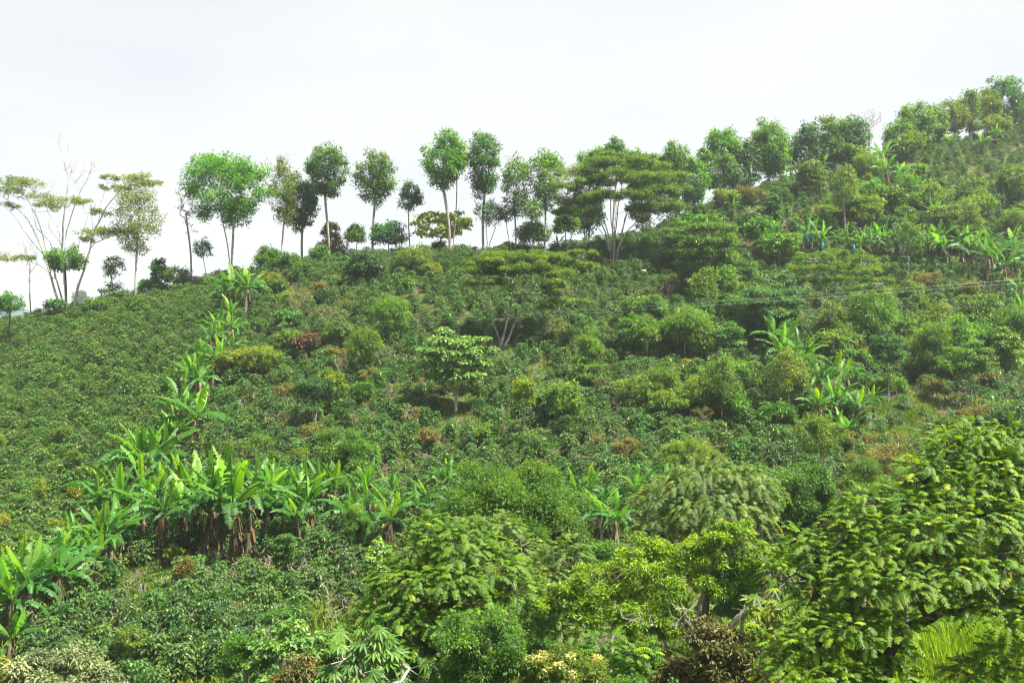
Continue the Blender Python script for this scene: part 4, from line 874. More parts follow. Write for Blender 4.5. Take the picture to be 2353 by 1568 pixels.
for (sp, nm, lb, u, vt, vc, wp, vb_, kw) in T2:
    kw = dict(kw); Y = kw.pop('Y', None); tree(sp, nm, lb, u, vt, vc, wp, vb=vb_, Y=Y, **kw)
# twiggy fan-shaped shrubs
for (u, vt, vb_, wp, lb) in [(785, 810, 882, 42, "pale bare fan-shaped shrub right of the red-leaved shrub"), (942, 925, 1000, 50, "bare grey fan-shaped shrub below the pale big-leaved tree"),
 (1265, 865, 945, 90, "largest twiggy fan-shaped shrub with olive tips right of the lime sapling"), (1270, 728, 800, 56, "twiggy brown fan-shaped shrub below the wires in mid slope"), (1545, 835, 890, 46, "pale fan-shaped shrub left of the olive round-headed tree"),
 (1152, 925, 990, 50, "thin bare fan-shaped shrub left of the lime sapling"), (1495, 655, 700, 30, "small twiggy shrub just above the wires near the white sack"), (1530, 640, 700, 50, "narrow twiggy shrub in the shade of the tiered bright tree"),
 (1300, 655, 700, 44, "twiggy shrub behind the mid-slope umbrella tree"), (880, 780, 850, 60, "brownish twiggy shrub below the wires left of the big-leaved tree"), (760, 700, 760, 90, "wide rust and straw twiggy shrub above the wires at left"),
 (690, 655, 740, 80, "tall rust-tipped twiggy shrub below the ridge at left"), (905, 870, 930, 50, "small rusty twiggy shrub left of the big-leaved tree"), (1730, 825, 900, 90, "wide straw-coloured twiggy shrub left of the right-hand bananas"),
 (1370, 985, 1060, 60, "thin fan-shaped shrub above the rounded fine-leaved tree"), (1610, 930, 1005, 60, "thin leafy fan-shaped shrub in the lower right slope"), (545, 1380, 1420, 40, "small twiggy shrub low on the left slope"),
 (1995, 480, 540, 40, "thin twiggy shrub left of the round dark tree"), (1385, 860, 920, 50, "short twiggy shrub right of the largest fan-shaped shrub"), (1120, 690, 730, 40, "small rusty shrub left of the umbrella trunk")]:
    rr = random.Random(u); bare("twiggy_shrub", lb, u, vt, wp, vb=vb_, n=90, stems=7, cat='shrub', leafn=rr.choice([0, 10, 16, 24]), lmat=rr.choice(['dry', 'olive', 'dry']), bark='twig', girth=.07)
KT = [('shade', "tiered_tree", "light green tiered tree", None, 2.8, 1.), ('shade', "tiered_tree", "bluish green tiered tree", 'teal', 2.8, 1.), ('shadedark', "tiered_tree", "small mid-green tiered tree", None, 2.6, 1.), ('feathery', "feathery_tree", "slim light feathery tree", 'feather', 2., 1.3),
      ('bush', "leafy_tree", "bushy mid-green tree", 'mid', 2.6, 1.), ('sparse', "sparse_tree", "thin olive see-through tree", 'olive', 1.4, 1.3), ('busholive', "leafy_tree", "rounded olive tree", 'olive', 2.3, 1.), ('oval', "leafy_tree", "upright fresh green tree", 'fresh', 2.2, 1.2)]
rq = random.Random(21)
for i in range(92):
    for _ in range(80):
        u = rq.uniform(1440, 2370) if i < 82 else rq.uniform(620, 1440); v = rq.uniform(360, 1010)
        top = float(np.interp(u, [620, 1440, 1650, 1900, 2120, 2352], [650, 640, 490, 430, 400, 360]))
        if v < top or (u > 2120 and 310 < v < 445): continue
        if any(math.hypot(u-a, v-b) < c for a, b, c in [(1048, 880, 150), (1476, 640, 50), (1155, 740, 120), (1810, 880, 90), (1930, 980, 110), (1908, 690, 70), (2040, 880, 60), (2100, 960, 90)]) or (565 < v < 700 and 1830 < u): continue
        break
    sp, nm, lb, mt, cv, hf = rq.choice(KT); Y = hit(u, v); big_ = u > 1440; hp = rq.uniform(3.0, 6.4 if big_ else 5)*hf*.9; wp = rq.uniform(2.8, 6.4 if big_ else 4.2)/Y*FOC; hx = hp/Y*FOC
    tree(sp, nm, ulabel(lb, u, v, ("taller", "broader", "lower", "narrow")), u, v-hx, v-hx*rq.uniform(.15, .4), wp, vb=v, mat=mt, cov=cv, lsc=1.3, group="small trees growing among the coffee")
rq = random.Random(33)
for i in range(16):
    v = rq.uniform(800, 1330); u = rq.uniform(-5, row_u(v)-60) if row_u(v) > 80 else rq.uniform(-5, 100)
    sp, mt, lb = rq.choice([('feathery', 'feather', "thin light feathery sapling"), ('lime', 'mid', "thin pale-stemmed sapling"), ('dryish', 'olive', "olive wispy shrub"), ('busholive', 'yellow', "yellowish small shrub")])
    Y = hit(u, v); tree(sp, "sapling", ulabel(lb+" in the dense coffee field", u, v, ("taller", "lower")), u, v-rq.uniform(2.0, 2.9)/Y*FOC, v-rq.uniform(.9, 1.3)/Y*FOC, rq.uniform(.9, 1.6)/Y*FOC, vb=v, cat='sapling', mat=mt, cov=1.5, group="saplings in the coffee field", girth=.03)
# unnamed shrubs scattered between the coffee: small copies of a few kinds
KN = [('dryish', "dry_shrub", "small rust-tinged shrub", 'dry', 1.9), ('bushyellow', "shrub", "small yellow-green shrub", 'yellow', 2.0), ('busholive', "shrub", "olive weedy shrub", 'olive', 2.2),
      ('featherdome', "feathery_shrub", "small light green feathery shrub", 'feather', 2.0), ('bush', "shrub", "dull green leafy shrub", 'mid', 2.4)]
rq = random.Random(4); SH = {}
for i in range(120):
    for _ in range(60):
        u = rq.uniform(-10, 2360); v = rq.uniform(330, 1180)
        if u < row_u(v)+40 or v < 640-.42*(max(u, 1500)-1500)-(60 if u < 1400 else 40)+20: continue
        if u > 1000 and v > 1060: continue
        if math.hypot(u-1048, v-880) < 130 or math.hypot(u-1476, v-640) < 50: continue
        break
    j = rq.choice([0, 0, 1, 2, 2, 3, 4]); sp, nm, lb, mt, cv = KN[j]; Y = hit(u, v); wm = rq.uniform(1.5, 3.0); hp = rq.uniform(1.2, 2.6)
    wp = wm/Y*FOC; hpx = hp/Y*FOC; l = ulabel(lb, u, v, ("taller", "broader", "lower", "thin"))
    tree(sp, nm, l, u, v-hpx, v-hpx*.12, wp, vb=v, cat='shrub', mat=mt, cov=cv, lsc=1.25, group=nm.replace("_", " ")+"s among the coffee")

br = [o.children[1] for o in bpy.data.objects if o.type == 'EMPTY' and o.get("group", "").endswith("s among the coffee") and len(o.children) > 1][:40]
def br_pts(r, n):
    y = 45+(190-45)*r.uniform(0, 1, n*3)**.8; x = r.uniform(-.55, .57, n*3)*y; u = x/y*FOC+1176; v = 784-gz(x, y)/y*FOC
    k = np.array([a > row_u(b)+30 for a, b in zip(u, v)]) & (y < np.interp(u, -200+20*np.arange(140), crest_y)+3) & ~((u > 950) & (v > 1240)) & ~((u > 1770) & (u < 2030) & (v > 790) & (v < 1060)) & ~((u > 1820) & (v > 545) & (v < 640)) & ~((np.abs(u-1155) < 70) & (v > 690) & (v < 890)) & ~((np.abs(u-1048) < 110) & (v > 860) & (v < 1010))
    x, y = x[k][:n], y[k][:n]; return np.stack([x, y, gz(x, y)-.1], 1)
rb_ = np.random.RandomState(9); q = br_pts(rb_, 1400); n = len(q)
tag(scatter("weedy_brush", q, rb_.uniform(0, 6.28, n), rb_.uniform(.45, 1.0, n), rb_.randint(0, len(br), n), br), "low olive, rust and yellow-green brush growing wild between the coffee shrubs", "brush", kind="stuff")
# ------------------------------------------------------------------ banana plants
BG = "banana plants in the diagonal row"; BR = "banana plants in the long row"; B3 = "banana plants on the right slope"
BL = [ # u, foot v, height px, label, bag
 (538,735,108,"tallest banana plant in the topmost clump under the largest round ridge tree",BG),(560,742,125,"right-leaning banana plant in the topmost clump of the diagonal row",BG),(520,728,98,"left banana plant of the topmost clump of the diagonal row",BG),(575,720,90,"small banana plant on the right of the topmost clump",BG),
 (485,836,95,"banana plant alone at left just below the wires with a pale upright leaf",BG),(540,810,92,"banana plant with a yellow-green upright leaf under the topmost clump",BG),(515,815,75,"small banana plant between the two plants below the wires",BG),(530,770,80,"banana plant with a split upright leaf under the brown stems of the topmost clump",BG),
 (485,900,110,"banana plant with long level leaves above the steep part of the diagonal row",BG),(430,945,118,"banana plant with two upright pale leaves in the steep part of the row",BG),(465,935,100,"banana plant behind the long level leaves in the steep part of the row",BG),
 (400,1000,130,"banana plant with leaves drooping to the left over the coffee field",BG),(440,1045,165,"banana plant with a tall brown stem standing apart right of the row",BG),(415,1010,110,"small banana plant at the foot of the two upright pale leaves",BG),
 (330,1150,165,"banana plant with tall upright leaves at the top of the thick lower clump",BG),(370,1150,160,"banana plant with a curled yellow leaf in the thick lower clump",BG),(350,1160,190,"tallest banana plant of the thick lower clump",BG),(300,1150,150,"banana plant on the left rim of the thick lower clump",BG),(390,1155,120,"short banana plant on the right rim of the thick lower clump",BG),
 (260,1215,150,"banana plant reaching left over the dark coffee with narrow torn leaves",BG),(290,1240,160,"banana plant with a broad upright leaf left of the brown stems",BG),(235,1250,140,"banana plant with long torn leaves left of the broad upright leaf",BG),(320,1260,165,"banana plant with a pale folded leaf in front of the thick clump",BG),
 (365,1285,175,"banana plant with drooping fan leaves and a thick brown stem",BG),(210,1330,150,"banana plant with a dead brown hanging leaf at left",BG),(240,1345,175,"banana plant over tall rusty stems left of the little pale-leaved tree",BG),(270,1330,165,"banana plant with one bright upright leaf above dark shade",BG),(180,1360,150,"banana plant in the left row with thin pale new leaf",BG),(200,1385,160,"banana plant with leaves sweeping right in the lowest group",BG),
 (140,1450,195,"large banana plant with level leaves on both sides in the lowest group",BG),(85,1475,205,"large banana plant with a dark rusty stem near the left edge",BG),(60,1450,185,"banana plant with a glossy dark folded leaf near the left edge",BG),(20,1500,190,"banana plant cut by the left picture edge",BG),(110,1420,190,"banana plant behind the large level-leaved plant",BG),(-15,1440,170,"banana plant mostly beyond the left picture edge",BG),(15,1545,130,"lowest banana plant in the bottom left corner",BG),
 (430,1265,150,"banana plant with a drooping crown left of the tallest plants in the row",BR),(465,1290,180,"banana plant with wide torn leaves over brown hanging skirts",BR),(505,1285,210,"banana plant with the most upright leaves of the long row",BR),(545,1300,240,"tallest banana plant of the long row",BR),(520,1270,190,"banana plant hidden among the upright leaves of the long row",BR),
 (575,1280,220,"banana plant with a narrow vertical leaf right of the tallest one",BR),(600,1260,180,"banana plant with grey torn leaves in the middle of the long row",BR),(640,1235,150,"banana plant with a pale split leaf in the middle of the long row",BR),(620,1215,140,"banana plant at the back of the middle of the long row",BR),(670,1225,140,"banana plant with level leaves above the small tiered tree",BR),
 (715,1250,165,"banana plant with a fan of leaves right of the small tiered tree",BR),(740,1215,150,"banana plant with a yellow-tinged upright leaf behind the fan",BR),(770,1200,135,"banana plant with a white dead tip left of the feathery column",BR),(790,1265,140,"banana plant half covered by the feathery column",BR),
 (860,1230,130,"banana plant with a bright folded leaf right of the feathery column",BR),(880,1290,150,"banana plant with an arching brown stem right of the feathery column",BR),(925,1250,120,"banana plant with low spreading leaves near the end of the row",BR),(960,1235,110,"banana plant with a narrow lime leaf at the end of the row",BR),(480,1215,140,"banana plant at the back left of the long row",BR),(565,1215,150,"banana plant at the back of the tallest plants",BR),
 (1010,1170,110,"banana plant with one broad upright leaf left of the rounded fine-leaved tree",BR),(1045,1165,100,"banana plant peeping above the rounded fine-leaved tree's left side",BR),(975,1185,90,"small banana plant with bent leaves left of the rounded tree",BR),
 (1315,1185,115,"banana plant at the right shoulder of the rounded fine-leaved tree",BR),(1345,1195,110,"banana plant with long level leaves right of the rounded tree",BR),(1375,1250,125,"banana plant with brown-edged leaves in the clump right of the rounded tree",BR),(1465,1200,125,"banana plant with one bright oval upright leaf right of the rounded tree",BR),(1520,1180,118,"banana plant with a yellow-green upright leaf at the right of its clump",BR),(1425,1290,150,"low banana plant with a star of stiff upright leaves",BR),(1400,1235,110,"banana plant behind the star of stiff leaves",BR),
 (1215,1400,170,"dark banana plant in the shade behind the pinnate trees",BR),
 (1808,905,118,"banana plant with an even crown of level leaves right of centre slope",B3),(1838,900,100,"banana plant with dark leaves behind the even crown",B3),(1775,850,95,"dark shaded banana plant under the broad bluish tree",B3),(1870,960,105,"banana plant with a yellow-green leaf left of the lower right clump",B3),(1905,940,100,"bright banana plant in the middle of the right-hand clump",B3),(1935,935,90,"banana plant with an orange leaf edge in the right-hand clump",B3),
 (1890,1005,90,"banana plant with level pale leaves over the yellowish thin tree",B3),(1930,1000,95,"banana plant with a rounded folded leaf in the lower right clump",B3),(1965,985,80,"banana plant at the right rim of the lower right clump",B3),(1950,1045,85,"lowest banana plant of the lower right clump",B3),(1915,1040,70,"small banana plant beside the lowest one at right",B3),(2010,965,60,"small lone banana plant near the grassy gully",B3),
 (1632,680,80,"dark shaded banana plant under the tiered bright tree",B3),(1620,720,60,"small dark banana plant below the shaded one",B3)]
for (u, v, h) in [(405,1215,150),(435,1195,140),(385,1225,155),(455,1240,165),(345,1225,150),(310,1205,150),(275,1285,140),(230,1310,150),(165,1320,140),(130,1390,150),(40,1410,150),(595,1205,125),(645,1190,115),(700,1205,120),(690,1270,130),(835,1180,105),(900,1200,105),(465,870,90),(500,865,85),(415,930,95),(445,905,90),(500,800,80),(525,850,85),(400,1060,110)]:
    banana(u, v, h, ulabel("banana plant filling the row,", u, v, ("small", "taller", "torn-leaved", "half-hidden", "drooping", "bright-leaved")), group="banana plants filling the two rows on the left")
UP = [(1838,596,78,1),(1885,600,76,1),(1862,585,66,0),(1975,608,82,1),(1945,592,70,0),(2000,612,78,0),(2020,600,70,0),(2085,610,84,1),(2060,600,70,0),(2120,612,78,0),(2150,606,74,0),(2180,622,86,0),(2165,600,70,0),(2210,610,78,0),(2240,628,86,0),(2265,660,98,0),(2300,665,92,0),(2285,625,84,0),(2325,615,90,1),(2345,640,90,0),(2335,700,60,0),(2255,600,70,0),(2352,760,80,0)]
TD = "first second third fourth fifth sixth seventh eighth ninth tenth eleventh twelfth thirteenth fourteenth fifteenth sixteenth seventeenth eighteenth nineteenth twentieth".split()
for i, (u, v, h, lb, g) in enumerate(BL): banana(u, v, h*(1.25 if g == B3 else 1.0), lb, group=g, yellow=i % 12 == 2, Y=(47 if lb.startswith("dark banana plant in the shade") else None))
for i, (u, v, h, b) in enumerate(UP):
    h *= 1.12
    q = ["under the slim long-stemmed tree", "left of the spindly tree", "right of the spindly tree", "near the right edge"][0 if u < 1950 else 1 if u < 2075 else 2 if u < 2230 else 3]
    k_ = sorted(p[0] for p in UP if p[1] < 650).index(u) if v < 650 else -1
    lb = (TD[k_]+" from the left in the upper right banana row" if 0 <= k_ < 20 else {2265: "wide-crowned banana plant set lower at the right end of the upper right row", 2300: "low front banana plant at the right end of the upper right row", 2335: "banana plant low at the right edge under the upper right row", 2352: "lowest banana plant at the right picture edge"}.get(u, "banana plant at the far right of the upper right row"))
    if k_ >= 0: lb = ("blue-bagged banana plant, " if b else "banana plant, ")+lb
    banana(u, v, h, lb, bag=bool(b), group=B3, yellow=i % 9 == 3)
for (u, v, h, lb) in [(2035,395,70,"highest banana plant with a tall crown left of the round-headed tiered tree"),(2045,440,80,"banana plant with bright cupped leaves below the highest one"),(2070,430,60,"banana plant right of the bright cupped leaves"),(2085,455,60,"banana plant at the lower end of the upper right string"),
 (2110,480,72,"banana plant with a yellow leaf in the upper right string"),(2125,500,66,"banana plant above the low tiered tree"),(2150,535,70,"banana plant with a blue bag beside the low tiered tree"),(1895,378,52,"small bright banana plant on the right crest"),(1990,365,40,"little banana plant below the bare tree"),
 (2290,345,55,"banana plant below the highest skyline tree"),(2255,360,50,"banana plant below the yellow-flowered trees"),(1820,400,50,"banana plant left of the flat-tiered tree"),(1845,385,40,"small banana plant behind the flat-tiered tree"),(1680,500,46,"short banana plant with one lime leaf on the right shoulder"),(1655,490,40,"stubby banana plant beside the straw-coloured brush"),
 (1280,565,40,"little dark banana plant on the skyline left of the crest umbrella tree"),(2190,345,44,"banana plant on the upper right slope under the flowered trees")]:
    banana(u, v, h, lb, group=B3, bag="blue bag" in lb)

# ------------------------------------------------------------------ the trees close by, at the foot of the picture
def near_pinnate(name, label, Y, foot_u, pads, leafL, K, ll, lw, mat, bark='barkdark', rt=.2, nper=1.0, stems=1, droop=.5):
    """a tree of arching feather leaves: pads = (u, v, depth offset, radius m, squash) of leaf masses"""
    NT[0] += 1; rs = np.random.RandomState(NT[0]*31+5); bx = (foot_u-1176)/FOC*Y; bz = float(gz(bx, Y))-.1; org = np.array([bx, Y, bz]); o = empty(name, org); tag(o, label, 'tree')
    C = []; PP = []; DD = []
    for (u, v, dy, r, sq) in pads:
        c = P(u, v, Y+dy)-org; n = int(nper*105*r*r)
        k = max(2, int(r*2.2)); 
        for i in range(k): C.append(c+rs.normal(0, .38*r, 3)*[1, 1, sq*.6]-[0, 0, r*.25*sq])
        d = norm(rs.normal(0, 1, (n, 3))); d[:, 2] = np.abs(d[:, 2])*.9-.22; d = norm(d)
        rr = r*rs.uniform(.45, 1, (n, 1))**.6*(1+.22*np.sin(d[:, :1]*7+c[0])*np.cos(d[:, 1:2]*6+c[2]))
        p = c+d*rr*[1, 1, sq]
        D = norm(d*[1, 1, .6]+rs.normal(0, .4, (n, 3))+[0, 0, .3])
        PP.append(p); DD.append(D)
    PP = np.concatenate(PP); DD = np.concatenate(DD); n = len(PP)
    cx = np.mean([c for c in C], 0); lines = [trunk_line(rs, (0, 0, 0), cx*[.75, .75, .62]+rs.normal(0, .4, 3)*(stems > 1), 9, .05) for _ in range(stems)]
    PA, ib, pa, ra, rb, r = skeleton(rs, lines, C, rt, rmin=.01, upbias=.6)
    # twigs to some of the leaves
    mk = MB(); tubes(mk, PA[pa], PA[ib], ra, rb, 6)
    j = rs.choice(n, n//4, replace=False); Cn = np.array(C); 
    q = PP[j]; nn_ = np.array([np.argmin(((PA-a)**2).sum(1)) for a in q]); tubes(mk, PA[nn_], q, .012, .006, 3)
    mk.build("trunk", M[bark], o); mf = MB(); tn = np.clip(rs.uniform(0, .75, n)+(rs.uniform(0, 1, n) < .1)*.35, 0, 1)
    pinnate(mf, rs, PP, DD, leafL*rs.uniform(.5, 1.3, n), K, ll, lw, tn, droop); mf.build("crown", M[mat], o); return o
near_pinnate("feather_leaved_tree", "huge tree of glossy feather-like leaves filling the lower right corner", 24, 2150,
 [(1815,1310,0,.55,.8),(1850,1250,0,.5,.8),(1900,1290,0,.75,.8),(1880,1380,-.5,.7,.8),(1960,1200,0,.55,.7),(1985,1150,0,.45,.9),(2020,1260,-.5,.9,.8),(1980,1340,-1,.8,.8),(2095,1160,0,.75,.8),(2120,1080,.3,.6,.8),(2180,1030,.5,.55,.8),
  (2240,1010,.5,.6,.9),(2270,1090,0,.8,.8),(2200,1130,0,.8,.8),(2320,1020,.5,.65,.8),(2360,1080,0,.8,.9),(2140,1230,-1,.85,.7),(2260,1200,-1,.9,.7),(2340,1180,-.5,.9,.8),(2090,1330,-1.4,.9,.6),(2200,1315,-1.6,.8,.6),(2310,1410,-1.8,.85,.6),(2240,1380,-1.8,.5,.6),(2040,1500,-1.6,.5,.6),(2230,1545,-1.6,.5,.5),(2150,1390,-1.2,.35,.6),(2310,1310,-1.4,.9,.7),(2400,1250,0,1,.8),
  (1860,1470,-1,.7,.7),(1950,1440,-1.4,.8,.6),(2050,1440,-1.6,.6,.6),(1830,1540,-1.2,.7,.7),(1930,1545,-1.6,.8,.6),(2330,1520,-1.6,.9,.6),(2040,1560,-1.8,.7,.6),(1780,1480,-.6,.4,.8),(2400,1400,-1,1,.8)],
 .42, 9, .1, .034, 'pin', 'barkdark', .18, 2.3, stems=2)
near_pinnate("feather_leaved_tree", "large olive-green tree of arching feather leaves in the lower centre", 33, 1050,
 [(1010,1235,0,.8,.8),(965,1265,0,.8,.8),(1060,1250,-.5,1.1,.8),(900,1330,0,.9,.8),(960,1340,-1,1.1,.7),(1040,1330,-1.2,1.2,.7),(1120,1300,-.5,1.1,.8),(1180,1360,-.4,1.0,.8),(870,1400,-.3,.8,.8),(930,1410,-1.3,1,.7),(1000,1420,-1.5,1,.7),(1080,1400,-1.3,1.1,.7),(860,1450,-.6,.7,.7),
  (950,1480,-1.5,1,.7),(1020,1500,-1.5,1,.7),(1230,1420,-.2,.7,.8),(900,1520,-1,.8,.7),(1000,1560,-1.5,1,.7),(985,1205,.3,.5,.8)], .52, 9, .14, .046, 'pin', 'barkdark', .2, 1.35)
near_pinnate("feather_leaved_tree", "darker tree of short feather leaves right of the large olive-green one", 37, 1290,
 [(1300,1270,0,.8,.8),(1250,1310,0,.9,.8),(1320,1330,0,.8,.8),(1270,1380,-.5,1,.8),(1230,1440,-.5,.9,.8),(1300,1440,-.7,1,.8),(1330,1400,0,.8,.8),(1260,1500,-.8,1,.8)], .5, 8, .13, .045, 'pinolive', 'barkdark', .14, 1.2)
near_pinnate("feather_leaved_tree", "pale-topped feather-leaved tree between the rounded tree and the large olive-green one", 40, 1130,
 [(1100,1225,0,.9,.7),(1150,1215,0,.9,.7),(1180,1260,0,1,.8),(1130,1270,-.5,1,.8),(1070,1215,0,.6,.7)], .5, 8, .13, .045, 'pinolive', 'bark', .12, 1.2)
near_pinnate("drooping_tree", "soft olive tree with drooping feather leaves right of the banana clump", 45, 1600,
 [(1500,1150,0,.9,.8),(1545,1120,0,1,.8),(1600,1100,0,1.2,.8),(1660,1090,0,1.1,.8),(1720,1110,0,1.1,.8),(1760,1140,0,.8,.8),(1580,1180,-.8,1.3,.8),(1650,1170,-1,1.4,.8),(1720,1190,-.8,1.1,.8),(1500,1200,-.3,.8,.8),(1640,1230,-1,1.1,.8),(1700,1250,-1,1,.8),(1560,1240,-.8,1,.8)], .55, 8, .15, .045, 'pinolive', 'barkdark', .17, 1.0, droop=.8)
near_pinnate("feather_leaved_tree", "low feather-leaved tree under the yellow-green twisted tree", 34, 1420, [(1400,1480,0,.8,.7),(1450,1500,0,.8,.7),(1480,1550,0,.8,.7),(1420,1560,-.4,.8,.7),(1370,1530,0,.7,.7)], .6, 8, .15, .055, 'pin', 'barkdark', .1, .9)
NF = [ # near round-leaved trees : kind, name, label, u, top, bottom, width, Y, extra
 ('fresh', "rounded_tree", "large rounded tree with fine dull yellow-green leaves in the lower centre", 1170, 1046, 1350, 375, 45, dict(mat='umb', cov=3.6, form='dome', lsc=1.1)),
 ('fresh', "rounded_tree", "lower fine-leaved tree joined to the right side of the large rounded one", 1270, 1140, 1340, 200, 44.5, dict(mat='mid', cov=3.2, form='dome')),
 ('fresh', "bright_tree", "bright green small-leaved tree in front of the large feather-leaved tree", 1112, 1352, 1600, 250, 29, dict(mat='fresh', cov=2.8, form='layer')),
 ('bush', "dark_bush", "dark leafy bush under the banana clump right of the rounded tree", 1530, 1220, 1330, 110, 46, dict(mat='dark', cov=3)),
 ('fresh', "green_tree", "small bright green tree below the star-leaved banana", 1400, 1235, 1320, 150, 43, dict(mat='fresh', cov=2.8, form='layer')),
 ('dark', "dark_tree", "dark backdrop tree behind the yellow-green twisted tree", 1700, 1250, 1420, 190, 44, dict(mat='mid', cov=3)),
 ('bronze', "bronze_tree", "bronze and dark green tree at the bottom right of centre", 1690, 1420, 1640, 280, 27, dict(cov=3)),
 ('bronze', "bronze_tree", "second bronze-leaved tree low at the bottom left of the bronze tree", 1570, 1490, 1640, 130, 28, dict(cov=2.8)),
 ('grey', "grey_green_shrub", "grey-green shrub with long pale leaves in the bottom left corner", 130, 1482, 1640, 260, 34, dict(cov=2.8)),
 ('grey', "grey_green_shrub", "yellowish shrub left of the grey-green one at the left edge", -5, 1500, 1620, 90, 34, dict(mat='yellow')),
 ('grey', "grey_green_shrub", "smaller grey-green shrub right of the long pale-leaved one", 245, 1530, 1620, 90, 34, dict()),
 ('big', "vine_thicket", "thicket overgrown with broad round vine leaves at the bottom left of centre", 655, 1408, 1600, 200, 34, dict(form='dome', cov=2, lsc=.85, mat='heart')),
 ('fresh', "vine_thicket", "light green thicket left of the broad-leaved vines", 560, 1440, 1600, 120, 35, dict(mat='fresh', form='dome')),
 ('bronze', "bronze_shrub", "dark olive shrub in front of the broad-leaved vines", 690, 1490, 1640, 140, 29, dict(mat='brownleaf')),
 ('bush', "green_bush", "green bush between the vine thicket and the large feather-leaved tree", 790, 1430, 1580, 140, 36, dict(mat='mid')),
 ('big', "pale_leaved_shrub", "shrub with upright pale oval leaves at the left foot of the large feather-leaved tree", 870, 1240, 1340, 90, 37, dict(lsc=.7, mat='heart', form='dome')),
 ('bushyellow', "flowering_shrub", "shrub covered in cream blossom at the bottom of the centre", 1300, 1478, 1640, 210, 28, dict(mat='olive', flowers=70, cov=2.6)),
 ('fresh', "green_tree", "mid-green tree behind the cream-flowering shrub", 1240, 1460, 1600, 130, 33, dict(mat='mid')),
 ('bush', "green_bush", "low green bush right of the cream-flowering shrub", 1440, 1540, 1640, 110, 27, dict(mat='fresh')),
 ('dark', "dark_tree", "dark tree seen through the gap left of the huge feather-leaved tree", 1780, 1240, 1350, 110, 42, dict(mat='mid', cov=3)),
 ('dark', "dark_tree", "shadowed tree low between the large feather-leaved tree and the bright small-leaved one", 1060, 1470, 1640, 180, 40, dict(mat='dark', cov=3)),
 ('dark', "dark_tree", "tall shadowed tree behind the right half of the huge feather-leaved tree", 2180, 1090, 1240, 250, 52, dict(mat='mid', bark='barkdark')),
 ('bush', "green_bush", "mid-green bush filling the hollow left of the dark glossy dense tree", 1740, 1060, 1250, 120, 49, dict(mat='mid')),
 ('shade', "tree", "leafy tree peeping over the top of the huge feather-leaved tree", 2130, 1040, 1250, 150, 50, dict(bark='barkdark')),
 ('bush', "green_bush", "dull green bush beside the grassy gully's lower end", 2080, 1130, 1260, 170, 46, dict(mat='mid')),
 ('shade', "small_tree", "low tiered bush tree above the vine thicket", 640, 1395, 1440, 90, 40, dict(mat='fresh')),
]
for (sp, nm, lb, u, vt, vc, wp, Y, kw) in NF: tree(sp, nm, lb, u, vt, vc, wp, Y=Y, **kw)
# the yellow-green tree with twisted bare grey limbs
def twisted():
    NT[0] += 1; rs = np.random.RandomState(77); Y = 31; bx = (1640-1176)/FOC*Y; bz = float(gz(bx, Y)); org = np.array([bx, Y, bz]); o = empty("twisted_tree", org)
    tag(o, "lime-leaved tree with twisted bare grey branches showing through, right of the lower centre", "tree"); mk = MB()
    L = lambda u, v, dy: P(u, v, Y+dy)-org
    lim = [([(1640,1700,0),(1650,1560,0),(1640,1470,0),(1600,1420,0),(1560,1370,0)], .17, .05), ([(1640,1470,0),(1700,1420,-.3),(1750,1370,-.3),(1790,1310,0)], .1, .03), ([(1700,1420,-.3),(1780,1350,-.8),(1830,1330,-1),(1870,1290,-1)], .06, .02),
           ([(1600,1420,0),(1540,1440,-.8),(1480,1435,-1),(1430,1415,-1)], .07, .02), ([(1560,1370,0),(1500,1330,0),(1440,1310,0),(1400,1330,0)], .06, .02), ([(1600,1420,0),(1620,1340,0),(1640,1280,0),(1665,1240,0)], .08, .02),
           ([(1540,1440,-.8),(1570,1420,-1.2),(1580,1395,-1.2)], .03, .012), ([(1640,1280,0),(1690,1270,0),(1730,1250,0)], .04, .012), ([(1750,1370,-.3),(1770,1330,-.6),(1760,1290,-.6)], .04, .012), ([(1830,1330,-1),(1845,1300,-1.1),(1835,1270,-1.1)], .03, .01)]
    for pl, a, b in lim:
        q = np.array([L(*p) for p in pl]); t = np.linspace(0, len(q)-1, len(q)*4); q = np.stack([np.interp(t, range(len(q)), q[:, i]) for i in range(3)], 1); q += smooth(rs.normal(0, .06, q.shape), 1, 0); polytube(mk, q, np.linspace(a, b, len(q)), 6)
        for p in q[len(q)//3:]:
            for _ in range(2):
                d = norm(rs.normal(0, 1, 3)+[0, 0, .5]); m_ = p+d*rs.uniform(.15, .4); e = m_+norm(d+rs.normal(0, .7, 3))*rs.uniform(.15, .4); tubes(mk, [p, m_], [m_, e], [.012, .008], [.008, .003], 4)
    pads = [(1450,1290,.3,.7),(1400,1330,.3,.7),(1350,1370,.5,.6),(1480,1330,0,.8),(1530,1280,.4,.7),(1420,1380,-.2,.8),(1380,1420,0,.6),(1480,1400,-.4,.6),(1540,1350,-.2,.7),(1560,1400,-.4,.5),(1450,1430,-.4,.5),(1590,1320,.3,.6),(1640,1225,.3,.55),(1690,1215,.3,.5),
            (1630,1270,.1,.5),(1700,1290,.1,.6),(1750,1270,.2,.5),(1780,1290,0,.5),(1740,1330,0,.4),(1330,1410,.3,.4),(1300,1350,.5,.5),(1260,1390,.5,.4),(1345,1320,.4,.5),(1500,1255,.6,.4),(1600,1260,.5,.4),(1640,1350,0,.4),(1520,1440,-.5,.4),(1680,1240,.4,.4)]
    C = []; rc = []
    for (u, v, dy, r) in pads:
        for _ in range(11): C.append(L(u, v, dy)+rs.normal(0, r*.55, 3)*[1, 1, .55]); rc.append(r*.36)
    mk.build("trunk", M['bark'], o); mf = MB(); foliage(mf, rs, np.array(C), np.array(rc), 90, .13, .05, .7, .1, shape='6', young=.3); mf.build("crown", M['lime'], o)
twisted()
